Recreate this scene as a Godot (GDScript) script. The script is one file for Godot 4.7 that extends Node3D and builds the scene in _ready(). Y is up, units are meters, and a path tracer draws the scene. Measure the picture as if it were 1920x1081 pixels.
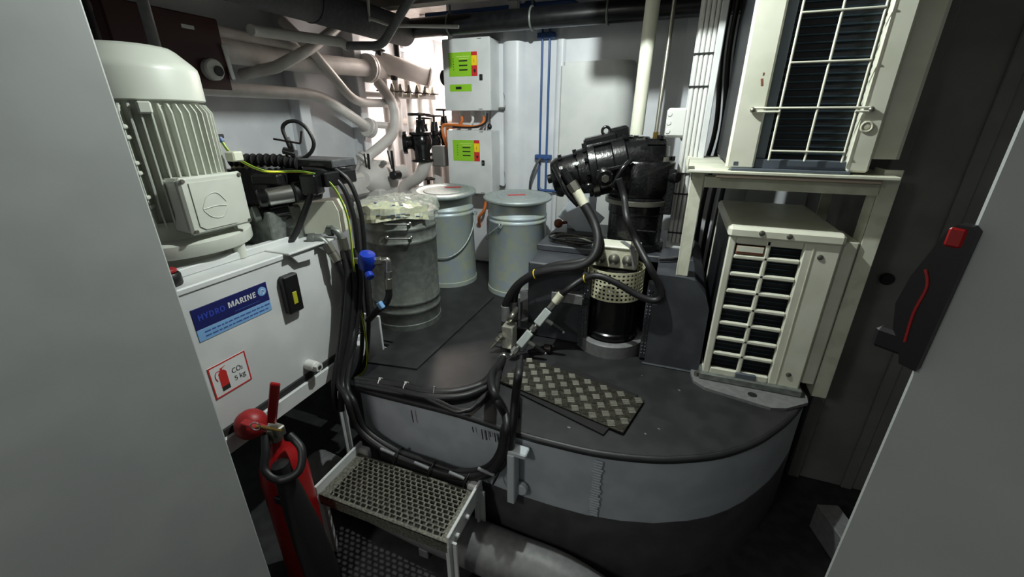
extends Node3D
# A ship's steering gear room seen through a double door. Metres, y up; the ship's own axes are x (right) and z (aft is negative).

var M := {}
var org := {}
var used := {}

# ---------------------------------------------------------------- mesh builder
class MB:
	var v := PackedVector3Array()
	var n := PackedVector3Array()

	func tri(a: Vector3, b: Vector3, c: Vector3, na: Vector3, nb: Vector3, nc: Vector3) -> void:
		if (b - a).cross(c - a).dot(na + nb + nc) > 0.0:
			v.append(a); v.append(c); v.append(b)
			n.append(na); n.append(nc); n.append(nb)
		else:
			v.append(a); v.append(b); v.append(c)
			n.append(na); n.append(nb); n.append(nc)

	func quad(a: Vector3, b: Vector3, c: Vector3, d: Vector3, m: Vector3) -> void:
		tri(a, b, c, m, m, m)
		tri(a, c, d, m, m, m)

	func box(c: Vector3, s: Vector3, b := 0.0, q := Basis()) -> MB:
		var h := s * 0.5
		b = minf(b, minf(h.x, minf(h.y, h.z)) * 0.9)
		var ax := [0, 1, 2]
		for i in ax:
			var j: int = (i + 1) % 3
			var k: int = (i + 2) % 3
			for sg in [-1.0, 1.0]:
				var p := []
				for e in [[-1.0, -1.0], [1.0, -1.0], [1.0, 1.0], [-1.0, 1.0]]:
					var w := Vector3()
					w[i] = sg * h[i]
					w[j] = e[0] * (h[j] - b)
					w[k] = e[1] * (h[k] - b)
					p.append(c + q * w)
				var m := Vector3()
				m[i] = sg
				quad(p[0], p[1], p[2], p[3], (q * m).normalized())
		if b <= 0.0:
			return self
		for i in ax:
			var j: int = (i + 1) % 3
			var k: int = (i + 2) % 3
			for sj in [-1.0, 1.0]:
				for sk in [-1.0, 1.0]:
					var p := []
					for e in [[-1.0, 0], [1.0, 0], [1.0, 1], [-1.0, 1]]:
						var w := Vector3()
						w[i] = e[0] * (h[i] - b)
						w[j] = sj * (h[j] - (b if e[1] == 1 else 0.0))
						w[k] = sk * (h[k] - (b if e[1] == 0 else 0.0))
						p.append(c + q * w)
					var m := Vector3()
					m[j] = sj
					m[k] = sk
					quad(p[0], p[1], p[2], p[3], (q * m).normalized())
		for sx in [-1.0, 1.0]:
			for sy in [-1.0, 1.0]:
				for sz in [-1.0, 1.0]:
					var m := (q * Vector3(sx, sy, sz)).normalized()
					tri(c + q * Vector3(sx * h.x, sy * (h.y - b), sz * (h.z - b)), c + q * Vector3(sx * (h.x - b), sy * h.y, sz * (h.z - b)), c + q * Vector3(sx * (h.x - b), sy * (h.y - b), sz * h.z), m, m, m)
		return self

	# box given by its two corners
	func slab(x0: float, y0: float, z0: float, x1: float, y1: float, z1: float, b := 0.0) -> MB:
		return box(Vector3(x0 + x1, y0 + y1, z0 + z1) * 0.5, Vector3(absf(x1 - x0), absf(y1 - y0), absf(z1 - z0)), b)

	# flat bar between two points
	func bar(a: Vector3, b: Vector3, w: float, t: float, up := Vector3.UP, bev := 0.0) -> MB:
		var d := (b - a)
		var l := d.length()
		d = d.normalized()
		if absf(d.dot(up)) > 0.98:
			up = Vector3.RIGHT
		var s := d.cross(up).normalized()
		var u := s.cross(d).normalized()
		return box((a + b) * 0.5, Vector3(w, t, l), bev, Basis(s, u, -d))

	# profile: Vector2(radius, height) from bottom to top on the outer side
	func lathe(prof: Array, o: Vector3, axis := Vector3.UP, seg := 24, crease := 40.0) -> MB:
		axis = axis.normalized()
		var u := axis.cross(Vector3.RIGHT if absf(axis.x) < 0.9 else Vector3.FORWARD).normalized()
		var w := axis.cross(u).normalized()
		var k := prof.size()
		var sn := []
		for i in k - 1:
			var d: Vector2 = prof[i + 1] - prof[i]
			sn.append(Vector2(d.y, -d.x).normalized() if d.length() > 1e-7 else Vector2(1, 0))
		var cs := cos(deg_to_rad(crease))
		var cc := PackedVector3Array()
		for j in seg + 1:
			var t := TAU * j / seg
			cc.append(u * cos(t) + w * sin(t))
		for i in k - 1:
			var na: Vector2 = sn[i]
			var nb: Vector2 = sn[i]
			if i > 0 and sn[i - 1].dot(sn[i]) > cs:
				na = (sn[i - 1] + sn[i]).normalized()
			if i < k - 2 and sn[i + 1].dot(sn[i]) > cs:
				nb = (sn[i + 1] + sn[i]).normalized()
			var pa: Vector2 = prof[i]
			var pb: Vector2 = prof[i + 1]
			for j in seg:
				var c0 := cc[j]
				var c1 := cc[j + 1]
				var a := o + axis * pa.y + c0 * pa.x
				var b := o + axis * pa.y + c1 * pa.x
				var c := o + axis * pb.y + c1 * pb.x
				var d := o + axis * pb.y + c0 * pb.x
				var n0 := c0 * na.x + axis * na.y
				var n1 := c1 * na.x + axis * na.y
				var n2 := c1 * nb.x + axis * nb.y
				var n3 := c0 * nb.x + axis * nb.y
				if pa.x > 1e-6:
					tri(a, b, c, n0, n1, n2)
				if pb.x > 1e-6:
					tri(a, c, d, n0, n2, n3)
		return self

	func cyl(a: Vector3, b: Vector3, r: float, seg := 16, bev := 0.0, r2 := -1.0) -> MB:
		var l := a.distance_to(b)
		if r2 < 0.0:
			r2 = r
		var p := [Vector2(0, 0), Vector2(r - bev, 0)]
		if bev > 0.0:
			p.append(Vector2(r, bev))
			p.append(Vector2(r2, l - bev))
		else:
			p.append(Vector2(r2, l))
		p.append(Vector2(r2 - bev, l))
		p.append(Vector2(0, l))
		return lathe(p, a, b - a, seg)

	func ball(c: Vector3, r: float, seg := 14, sy := 1.0) -> MB:
		var p := []
		for i in 9:
			var t := -PI / 2 + PI * i / 8
			p.append(Vector2(cos(t) * r, sin(t) * r * sy))
		return lathe(p, c, Vector3.UP, seg, 60)

	func hexa(a: Vector3, b: Vector3, r: float) -> MB:
		return cyl_flat(a, b, r, 6)

	func cyl_flat(a: Vector3, b: Vector3, r: float, seg: int) -> MB:
		var axis := (b - a).normalized()
		var u := axis.cross(Vector3.RIGHT if absf(axis.x) < 0.9 else Vector3.FORWARD).normalized()
		var w := axis.cross(u).normalized()
		for j in seg:
			var t0 := TAU * j / seg
			var t1 := TAU * (j + 1) / seg
			var c0 := (u * cos(t0) + w * sin(t0)) * r
			var c1 := (u * cos(t1) + w * sin(t1)) * r
			quad(a + c0, a + c1, b + c1, b + c0, (c0 + c1).normalized())
			tri(a, a + c0, a + c1, -axis, -axis, -axis)
			tri(b, b + c0, b + c1, axis, axis, axis)
		return self

	func tube(path: Array, r: float, seg := 10, closed := false, caps := true) -> MB:
		var k := path.size()
		var rings := []
		var dirs := []
		for i in k:
			var a: Vector3 = path[(i - 1 + k) % k] if closed else path[maxi(i - 1, 0)]
			var b: Vector3 = path[(i + 1) % k] if closed else path[mini(i + 1, k - 1)]
			dirs.append((b - a).normalized())
		var u: Vector3 = dirs[0].cross(Vector3.UP if absf(dirs[0].y) < 0.9 else Vector3.RIGHT).normalized()
		for i in k:
			var d: Vector3 = dirs[i]
			u = (u - d * u.dot(d)).normalized()
			var w := d.cross(u)
			var ring := PackedVector3Array()
			for j in seg:
				var t := TAU * j / seg
				ring.append(u * cos(t) + w * sin(t))
			rings.append(ring)
		var m := k if closed else k - 1
		for i in m:
			var e := (i + 1) % k
			var ra: PackedVector3Array = rings[i]
			var rb: PackedVector3Array = rings[e]
			var pa: Vector3 = path[i]
			var pb: Vector3 = path[e]
			var off := 0
			if closed and e == 0:
				var best := -9.0
				for s in seg:
					if rb[s].dot(ra[0]) > best:
						best = rb[s].dot(ra[0])
						off = s
			for j in seg:
				var j1 := (j + 1) % seg
				var f := (j + off) % seg
				var f1 := (j1 + off) % seg
				tri(pa + ra[j] * r, pa + ra[j1] * r, pb + rb[f1] * r, ra[j], ra[j1], rb[f1])
				tri(pa + ra[j] * r, pb + rb[f1] * r, pb + rb[f] * r, ra[j], rb[f1], rb[f])
		if caps and not closed:
			for e in [0, k - 1]:
				var m2: Vector3 = dirs[e] * (-1.0 if e == 0 else 1.0)
				var ra: PackedVector3Array = rings[e]
				for j in seg:
					tri(path[e], path[e] + ra[j] * r, path[e] + ra[(j + 1) % seg] * r, m2, m2, m2)
		return self

	func ring(c: Vector3, axis: Vector3, big: float, small: float, seg := 28, sub := 8) -> MB:
		axis = axis.normalized()
		var u := axis.cross(Vector3.RIGHT if absf(axis.x) < 0.9 else Vector3.FORWARD).normalized()
		var w := axis.cross(u)
		var p := []
		for j in seg:
			var t := TAU * j / seg
			p.append(c + (u * cos(t) + w * sin(t)) * big)
		return tube(p, small, sub, true)

	# polygon in the plane (ux, uy) pushed along ux x uy by depth
	func prism(poly: Array, o: Vector3, ux: Vector3, uy: Vector3, depth: float, smooth := 0.0) -> MB:
		var un := ux.cross(uy).normalized()
		var pv := PackedVector2Array(poly)
		var ids := Geometry2D.triangulate_polygon(pv)
		for i in range(0, ids.size(), 3):
			var a := o + ux * pv[ids[i]].x + uy * pv[ids[i]].y
			var b := o + ux * pv[ids[i + 1]].x + uy * pv[ids[i + 1]].y
			var c := o + ux * pv[ids[i + 2]].x + uy * pv[ids[i + 2]].y
			var sg := signf(depth)
			tri(a, b, c, -un * sg, -un * sg, -un * sg)
			tri(a + un * depth, b + un * depth, c + un * depth, un * sg, un * sg, un * sg)
		var k := pv.size()
		var area := 0.0
		for i in k:
			area += pv[i].cross(pv[(i + 1) % k])
		var sn := []
		for i in k:
			var d := (pv[(i + 1) % k] - pv[i]).normalized()
			sn.append(Vector2(d.y, -d.x) * signf(area))
		var cs := cos(deg_to_rad(smooth))
		for i in k:
			var a := o + ux * pv[i].x + uy * pv[i].y
			var b := o + ux * pv[(i + 1) % k].x + uy * pv[(i + 1) % k].y
			var n0: Vector2 = sn[i]
			var n1: Vector2 = sn[i]
			if smooth > 0.0 and sn[(i - 1 + k) % k].dot(sn[i]) > cs:
				n0 = (sn[(i - 1 + k) % k] + sn[i]).normalized()
			if smooth > 0.0 and sn[(i + 1) % k].dot(sn[i]) > cs:
				n1 = (sn[(i + 1) % k] + sn[i]).normalized()
			var m0 := ux * n0.x + uy * n0.y
			var m1 := ux * n1.x + uy * n1.y
			tri(a, b, b + un * depth, m0, m1, m1)
			tri(a, b + un * depth, a + un * depth, m0, m1, m0)
		return self

	func mesh(off := Vector3.ZERO) -> ArrayMesh:
		var vv := v.duplicate()
		if off != Vector3.ZERO:
			for i in vv.size():
				vv[i] -= off
		var arr := []
		arr.resize(Mesh.ARRAY_MAX)
		arr[Mesh.ARRAY_VERTEX] = vv
		arr[Mesh.ARRAY_NORMAL] = n
		var am := ArrayMesh.new()
		am.add_surface_from_arrays(Mesh.PRIMITIVE_TRIANGLES, arr)
		return am

func mb() -> MB:
	return MB.new()

# smooth curve through points
func curve(pts: Array, per := 8) -> Array:
	var out := []
	var k := pts.size()
	for i in k - 1:
		var p0: Vector3 = pts[maxi(i - 1, 0)]
		var p1: Vector3 = pts[i]
		var p2: Vector3 = pts[i + 1]
		var p3: Vector3 = pts[mini(i + 2, k - 1)]
		for j in per:
			var t := float(j) / per
			out.append(p1.cubic_interpolate(p2, p0, p3, t))
	out.append(pts[k - 1])
	return out

# straight runs with rounded elbows
func elbows(pts: Array, r: float, per := 6) -> Array:
	var out := [pts[0]]
	for i in range(1, pts.size() - 1):
		var p: Vector3 = pts[i]
		var a: Vector3 = (pts[i - 1] - p)
		var b: Vector3 = (pts[i + 1] - p)
		var rr := minf(r, minf(a.length(), b.length()) * 0.48)
		var s := p + a.normalized() * rr
		var e := p + b.normalized() * rr
		for j in per + 1:
			var t := float(j) / per
			out.append(s.lerp(p, t).lerp(p.lerp(e, t), t))
	out.append(pts[pts.size() - 1])
	return out

# ---------------------------------------------------------------- nodes
func numbered(called: String) -> String:
	if not used.has(called):
		used[called] = 0
		return called
	used[called] += 1
	return "%s_%03d" % [called, used[called]]

func thing(called: String, label: String, category: String, at := Vector3.ZERO, group := "") -> Node3D:
	var o := Node3D.new()
	o.name = numbered(called)
	add_child(o)
	o.position = at
	org[o] = at
	o.set_meta("label", label)
	o.set_meta("category", category)
	if group:
		o.set_meta("group", group)
	return o

func inst(called: String, m: Mesh, material: Material, parent: Node) -> MeshInstance3D:
	var o := MeshInstance3D.new()
	o.mesh = m
	o.material_override = material
	if parent == self:
		o.name = numbered(called)
	else:
		o.name = called
	parent.add_child(o, true)
	return o

func part(parent: Node, called: String, b: MB, material: Material, label := "") -> MeshInstance3D:
	var p: Vector3 = org.get(parent, Vector3.ZERO)
	var o := inst(called, b.mesh(p), material, parent)
	org[o] = p
	if label:
		o.set_meta("label", label)
	return o

func single(called: String, label: String, category: String, b: MB, material: Material, at := Vector3.ZERO, group := "") -> MeshInstance3D:
	var o := inst(called, b.mesh(at), material, self)
	o.position = at
	org[o] = at
	o.set_meta("label", label)
	o.set_meta("category", category)
	if group:
		o.set_meta("group", group)
	return o

func struct(called: String, b: MB, material: Material) -> MeshInstance3D:
	var o := inst(called, b.mesh(), material, self)
	o.set_meta("kind", "structure")
	return o

func copy(src: Node3D, label: String, at: Vector3, turn := 0.0, scl := 1.0) -> Node3D:
	var r: Node3D = src.duplicate()
	r.name = numbered(String(src.name).rstrip("0123456789_"))
	add_child(r)
	r.position = at
	r.rotation.y = turn
	r.scale = Vector3.ONE * scl
	r.set_meta("label", label)
	return r

func text(parent: Node, called: String, words: String, at: Vector3, turn: Basis, height: float, material: Material, depth := 0.0008, bold := false) -> MeshInstance3D:
	var t := TextMesh.new()
	var f := SystemFont.new()
	f.font_names = PackedStringArray(["Droid Sans"])
	if bold:
		f.font_weight = 700
	t.font = f
	t.text = words
	t.font_size = 64
	t.pixel_size = height / 46.0
	t.depth = depth
	t.curve_step = 4.0
	var o := inst(called, t, material, parent)
	o.transform = Transform3D(turn, at - org.get(parent, Vector3.ZERO))
	return o

# ---------------------------------------------------------------- materials
func noise_tex(c1: Color, c2: Color, freq: float, kind := FastNoiseLite.TYPE_SIMPLEX_SMOOTH, size := 256, sd := 1, lo := 0.3, hi := 0.7) -> NoiseTexture2D:
	var f := FastNoiseLite.new()
	f.noise_type = kind
	f.frequency = freq
	f.seed = sd
	f.fractal_octaves = 4
	var t := NoiseTexture2D.new()
	t.width = size
	t.height = size
	t.seamless = true
	t.noise = f
	var g := Gradient.new()
	g.offsets = PackedFloat32Array([lo, hi])
	g.colors = PackedColorArray([c1, c2])
	t.color_ramp = g
	return t

func paint(key: String, c1: Color, c2: Color, rough := 0.5, metal := 0.0, tile := 2.0, freq := 0.02, lo := 0.3, hi := 0.7, kind := FastNoiseLite.TYPE_SIMPLEX_SMOOTH, bump := 0.0) -> StandardMaterial3D:
	var m := StandardMaterial3D.new()
	m.resource_name = key
	m.albedo_texture = noise_tex(c1, c2, freq, kind, 256, key.hash() % 1000, lo, hi)
	m.uv1_triplanar = true
	m.uv1_world_triplanar = true
	m.uv1_scale = Vector3.ONE * tile
	m.roughness = rough
	m.metallic = metal
	if bump > 0.0:
		m.heightmap_enabled = true
		m.heightmap_texture = noise_tex(Color.BLACK, Color.WHITE, 0.06, FastNoiseLite.TYPE_SIMPLEX_SMOOTH, 256, 7, 0.1, 0.9)
		m.heightmap_scale = bump
	M[key] = m
	return m

func plain(key: String, c: Color, rough := 0.5, metal := 0.0) -> StandardMaterial3D:
	var m := StandardMaterial3D.new()
	m.resource_name = key
	m.albedo_color = c
	m.roughness = rough
	m.metallic = metal
	M[key] = m
	return m

func rgb(r: int, g: int, b: int) -> Color:
	return Color(r / 255.0, g / 255.0, b / 255.0)

func _ready() -> void:
	view_and_light()
	materials()
	shell()
	doors()
	casing()
	power_unit()
	motor()
	valve_stack()
	drums()
	pedestal()
	steering_motor()
	air_conditioners()
	back_wall_things()
	ceiling_runs()
	left_pipes()
	passage_valves()
	extinguisher()
	step()
	hoses()
	small_things()

func view_and_light() -> void:
	var cam := Camera3D.new()
	cam.name = "camera"
	add_child(cam)
	cam.position = Vector3(0, 1.5, 0)
	cam.rotation_degrees = Vector3(-22.2, 21.0, 0)
	cam.fov = 69.44
	cam.near = 0.02
	cam.current = true
	var we := WorldEnvironment.new()
	we.name = "world_environment"
	var e := Environment.new()
	e.background_mode = Environment.BG_COLOR
	e.background_color = Color(0, 0, 0)
	e.tonemap_mode = Environment.TONE_MAPPER_LINEAR
	e.tonemap_exposure = 1.0
	e.sdfgi_enabled = true
	e.ssao_enabled = true
	e.ssil_enabled = true
	we.environment = e
	add_child(we)
	# bulkhead lamp on the room's ceiling, above the frame
	var s := OmniLight3D.new()
	s.name = "bulkhead_lamp_light"
	s.position = Vector3(-0.42, 2.1, -1.3)
	s.omni_range = 9.0
	s.omni_attenuation = 2.0
	s.light_color = Color(0.965, 1.0, 0.985)
	s.light_energy = 1.65
	s.light_size = 0.012
	s.shadow_enabled = true
	add_child(s)
	# strip lamp of the side passage
	var a := AreaLight3D.new()
	a.name = "passage_strip_light"
	a.area_size = Vector2(0.12, 1.0)
	a.position = Vector3(-1.72, 2.02, -3.45)
	a.rotation_degrees = Vector3(-90, 0, 0)
	a.light_color = Color(1.0, 0.93, 0.88)
	a.light_energy = 6.2
	a.area_range = 8.0
	a.shadow_enabled = true
	add_child(a)
	# added fill light, set in the corridor behind the photographer
	var c := AreaLight3D.new()
	c.name = "corridor_fill_light"
	c.area_size = Vector2(0.1, 0.5)
	c.position = Vector3(-0.9, 2.05, 0.85)
	c.rotation_degrees = Vector3(-90, 0, 0)
	c.light_color = Color(1.0, 1.0, 0.98)
	c.light_energy = 1.25
	c.area_range = 8.0
	c.shadow_enabled = true
	add_child(c)

func materials() -> void:
	paint("white", rgb(203, 205, 205), rgb(214, 215, 214), 0.38, 0.0, 1.2, 0.012)
	paint("motor_white", rgb(196, 199, 188), rgb(204, 207, 196), 0.4, 0.0, 1.2, 0.012)
	paint("guard_cream", rgb(218, 215, 178), rgb(224, 221, 192), 0.5, 0.0, 3.0, 0.03)
	plain("lip_shade_rust", rgb(112, 100, 88), 0.7)  # brown for the shade under the shelf, along with its rust
	paint("casing_white", rgb(188, 190, 188), rgb(198, 199, 197), 0.4, 0.0, 1.2, 0.012)
	paint("white_wall", rgb(206, 208, 212), rgb(216, 218, 221), 0.42, 0.0, 0.9, 0.015)
	paint("white_pipe", rgb(205, 200, 196), rgb(218, 214, 210), 0.4, 0.0, 1.5, 0.02)
	paint("ceiling", rgb(126, 120, 114), rgb(150, 144, 138), 0.6, 0.0, 1.0, 0.02)
	paint("cream", rgb(214, 215, 196), rgb(224, 224, 207), 0.42, 0.0, 1.5, 0.015)
	paint("cream_dirty", rgb(196, 194, 170), rgb(216, 215, 194), 0.5, 0.0, 2.0, 0.03)
	paint("frame_cream", rgb(204, 204, 184), rgb(218, 219, 200), 0.5, 0.0, 2.0, 0.02, 0.3, 0.6)
	paint("door_grey", rgb(158, 161, 160), rgb(164, 167, 165), 0.55, 0.0, 1.0, 0.02)
	paint("deck_dark", rgb(32, 32, 34), rgb(42, 42, 44), 0.5, 0.0, 1.6, 0.02)
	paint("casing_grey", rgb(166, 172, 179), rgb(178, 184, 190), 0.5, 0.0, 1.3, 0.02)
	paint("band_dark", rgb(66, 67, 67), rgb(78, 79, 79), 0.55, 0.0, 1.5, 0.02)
	paint("floor_dark", rgb(36, 36, 37), rgb(48, 48, 49), 0.6, 0.0, 1.5, 0.03)
	paint("panel_dark", rgb(112, 110, 108), rgb(122, 120, 117), 0.6, 0.0, 0.8, 0.02)
	paint("pipe_grey", rgb(106, 107, 107), rgb(118, 118, 118), 0.5, 0.0, 3.0, 0.04)
	paint("black_gloss", rgb(14, 14, 15), rgb(24, 24, 25), 0.22, 0.0, 4.0, 0.04)
	paint("black_pipe", rgb(12, 12, 14), rgb(20, 20, 22), 0.3, 0.0, 3.0, 0.03)
	paint("rubber", rgb(20, 20, 21), rgb(30, 30, 31), 0.48, 0.0, 5.0, 0.05)
	paint("lagging", rgb(66, 67, 69), rgb(80, 81, 83), 0.75, 0.0, 5.0, 0.03)
	paint("zinc", rgb(150, 160, 168), rgb(176, 184, 172), 0.45, 0.4, 5.0, 0.05, 0.2, 0.8, FastNoiseLite.TYPE_CELLULAR)
	paint("zinc_patchy", rgb(176, 189, 200), rgb(192, 200, 180), 0.42, 0.25, 2.0, 0.02, 0.3, 0.7)
	paint("zinc_dull", rgb(112, 116, 112), rgb(138, 142, 137), 0.45, 0.5, 3.0, 0.03)
	paint("galv_old", rgb(92, 92, 84), rgb(132, 130, 118), 0.5, 0.5, 6.0, 0.05)
	paint("alu", rgb(186, 184, 172), rgb(206, 204, 190), 0.28, 0.6, 6.0, 0.05)
	paint("alu_dirty", rgb(58, 56, 50), rgb(84, 81, 72), 0.42, 0.6, 6.0, 0.04)  # dirty sheet metal, also painted shade on every other tread
	paint("pedestal_grey", rgb(58, 60, 65), rgb(68, 70, 75), 0.42, 0.0, 1.6, 0.02)
	var oily := paint("oily_black", rgb(12, 12, 13), rgb(26, 26, 27), 0.24, 0.0, 6.0, 0.05)
	var nt := noise_tex(Color.BLACK, Color.WHITE, 0.035, FastNoiseLite.TYPE_SIMPLEX_SMOOTH, 256, 21, 0.0, 1.0)
	nt.color_ramp = null
	nt.as_normal_map = true
	nt.bump_strength = 5.0
	oily.normal_enabled = true
	oily.normal_texture = nt
	oily.normal_scale = 0.22
	plain("steel", rgb(190, 190, 186), 0.28, 0.95)
	plain("steel_dull", rgb(150, 148, 138), 0.4, 0.9)
	plain("chrome", rgb(220, 222, 222), 0.12, 1.0)
	plain("nickel_white", rgb(196, 204, 202), 0.4, 0.4)
	plain("brass", rgb(170, 140, 70), 0.35, 0.9)
	plain("black", rgb(16, 16, 17), 0.45)
	plain("horn_black", rgb(8, 8, 8), 0.7)
	plain("black_matt", rgb(13, 13, 13), 0.8)
	plain("dark_bronze", rgb(44, 34, 34), 0.4, 0.3)
	plain("blue", rgb(52, 82, 134), 0.4)
	plain("blue_cap", rgb(18, 54, 165), 0.35)
	plain("red", rgb(150, 16, 20), 0.3)
	plain("red_dull", rgb(150, 26, 28), 0.45)
	plain("maroon", rgb(58, 20, 20), 0.4)
	plain("orange", rgb(212, 116, 52), 0.5)
	plain("label_green", rgb(140, 196, 40), 0.5)
	plain("label_red", rgb(196, 46, 44), 0.5)
	plain("label_yellow", rgb(240, 206, 30), 0.5)
	plain("label_black", rgb(24, 30, 22), 0.5)
	plain("label_pale", rgb(196, 224, 120), 0.5)
	plain("navy", rgb(30, 34, 92), 0.4)
	plain("light_blue", rgb(124, 168, 214), 0.4)
	plain("hydro_blue", rgb(52, 74, 176), 0.4)
	plain("print_blue", rgb(56, 84, 150), 0.5)
	plain("paper_white", rgb(222, 223, 222), 0.5)
	plain("wire_yellow", rgb(206, 208, 40), 0.45)
	plain("wire_green", rgb(60, 120, 50), 0.45)
	plain("tape_grey", rgb(124, 126, 128), 0.6)
	plain("plastic_white", rgb(214, 214, 210), 0.4)
	plain("coil_dark", rgb(24, 26, 30), 0.5, 0.2)
	plain("coil_edge", rgb(70, 86, 98), 0.3, 0.8)
	plain("coil_frame", rgb(112, 120, 130), 0.45, 0.6)
	plain("gasket", rgb(40, 40, 40), 0.7)
	plain("rust", rgb(96, 52, 28), 0.8)
	plain("brown_rust", rgb(132, 84, 60), 0.8)
	plain("white_band", rgb(188, 196, 200), 0.45)
	var w := plain("wrap", Color(0.9, 0.92, 0.86, 0.28), 0.06)
	w.transparency = BaseMaterial3D.TRANSPARENCY_ALPHA
	w.cull_mode = BaseMaterial3D.CULL_DISABLED
	paint("wrap_print", rgb(206, 206, 170), rgb(170, 174, 160), 0.2, 0.0, 5.0, 0.03)
	var g := plain("sight_glass", rgb(178, 178, 40), 0.15)
	g.clearcoat_enabled = true
	var lamp := plain("lamp_glow", Color(1, 1, 1), 0.4)
	lamp.emission_enabled = true
	lamp.emission = Color(1.0, 0.99, 0.94)
	lamp.emission_energy_multiplier = 1.5

func shell() -> void:
	struct("floor", mb().slab(-2.6, -0.06, -5.2, 1.6, 0.0, 1.6), M.floor_dark)
	struct("floor_passage", mb().slab(-2.1, 0.0, -5.0, -1.42, 0.55, -2.62), M.deck_dark)
	struct("ceiling", mb().slab(-2.2, 2.16, -5.2, 1.6, 2.24, 1.6), M.ceiling)
	# left side wall with its stiffeners
	var wl := struct("wall_left", mb().slab(-2.2, 0.0, -5.2, -2.1, 2.16, 1.6), M.white_wall)
	for z in [-1.95, -2.45, -3.0, -3.6]:
		part(wl, "frame", mb().slab(-2.1, 0.551, z - 0.006, -1.99, 2.16, z + 0.006, 0.002).slab(-2.0, 0.551, z - 0.035, -1.985, 2.16, z + 0.035, 0.004), M.white_wall)
	var wb := struct("wall_back", mb().slab(-1.42, 0.0, -2.72, 1.6, 2.16, -2.6), M.white_wall)
	# rounded vertical swages of the pressed bulkhead
	for e in [[-0.985, 1.0], [-0.7, 0.4], [0.02, 1.0], [0.3, 1.0]]:
		var g: float = e[1]
		part(wb, "swage", mb().prism([Vector2(-0.07 * g, 0), Vector2(-0.045 * g, 0.028 * g), Vector2(-0.02 * g, 0.036 * g), Vector2(0.02 * g, 0.036 * g), Vector2(0.045 * g, 0.028 * g), Vector2(0.07 * g, 0)], Vector3(e[0], 0.551, -2.6), Vector3.RIGHT, Vector3.BACK, -1.609, 50), M.white_wall)
	struct("wall_passage", mb().slab(-1.48, 0.0, -5.2, -1.42, 2.16, -2.72), M.white_wall)
	struct("wall_passage_end", mb().slab(-2.1, 0.0, -5.2, -1.48, 2.16, -5.0), M.white_wall)
	# doorway wall with its opening, and the corridor behind
	struct("wall_front", mb().slab(-2.1, 0.0, 0.1, -1.06, 2.16, 0.18).slab(1.08, 0.0, 0.1, 1.5, 2.16, 0.18).slab(-1.06, 1.945, 0.1, 1.08, 2.16, 0.18), M.white_wall)
	struct("wall_right", mb().slab(1.5, 0.0, -2.6, 1.6, 2.16, 1.6), M.panel_dark)
	struct("wall_corridor", mb().slab(-2.1, 0.0, 1.5, 1.5, 2.16, 1.6), M.door_grey)
	var wd := struct("wall_dark", mb().slab(0.655, 0.0, -1.86, 1.5, 2.16, -1.8, 0.003), M.panel_dark)
	part(wd, "edge_strip", mb().slab(0.655, 0.0, -1.8, 0.7, 2.16, -1.785, 0.003), M.panel_dark)
	part(wd, "edge_strip", mb().slab(0.86, 0.0, -1.8, 0.9, 2.16, -1.79, 0.003), M.panel_dark)
	part(wd, "knob", mb().cyl(Vector3(0.76, 0.965, -1.8), Vector3(0.76, 0.965, -1.785), 0.022, 16, 0.004), M.black_matt)
	struct("wall_dark_side", mb().slab(0.655, 0.0, -2.6, 0.70, 2.16, -1.86), M.panel_dark)
	# lamps
	var f := thing("bulkhead_lamp", "round bulkhead lamp on the ceiling above the step", "lamp", Vector3(-0.42, 2.16, -1.3))
	part(f, "base_plate", mb().cyl(Vector3(-0.42, 2.145, -1.3), Vector3(-0.42, 2.16, -1.3), 0.07, 24, 0.003), M.black)
	part(f, "glass_dome", mb().lathe([Vector2(0, -0.05), Vector2(0.025, -0.046), Vector2(0.045, -0.03), Vector2(0.055, 0.0), Vector2(0.055, 0.047), Vector2(0, 0.047)], Vector3(-0.42, 2.1, -1.3), Vector3.UP, 24, 60), M.lamp_glow)
	var p := thing("strip_lamp", "long strip lamp on the side passage ceiling", "lamp", Vector3(-1.72, 2.16, -3.45))
	part(p, "tray", mb().slab(-1.8, 2.06, -4.0, -1.64, 2.16, -2.9, 0.006), M.white)
	part(p, "diffuser", mb().slab(-1.78, 2.03, -3.97, -1.66, 2.06, -2.93, 0.004), M.lamp_glow)
	var q := thing("strip_lamp", "short added fill lamp on the corridor ceiling behind the photographer", "lamp", Vector3(-0.9, 2.16, 0.85))  # fixture made for the added fill light
	part(q, "tray", mb().slab(-0.97, 2.09, 0.57, -0.83, 2.16, 1.13, 0.006), M.white)
	part(q, "diffuser", mb().slab(-0.95, 2.06, 0.6, -0.85, 2.09, 1.1, 0.004), M.lamp_glow)

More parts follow.
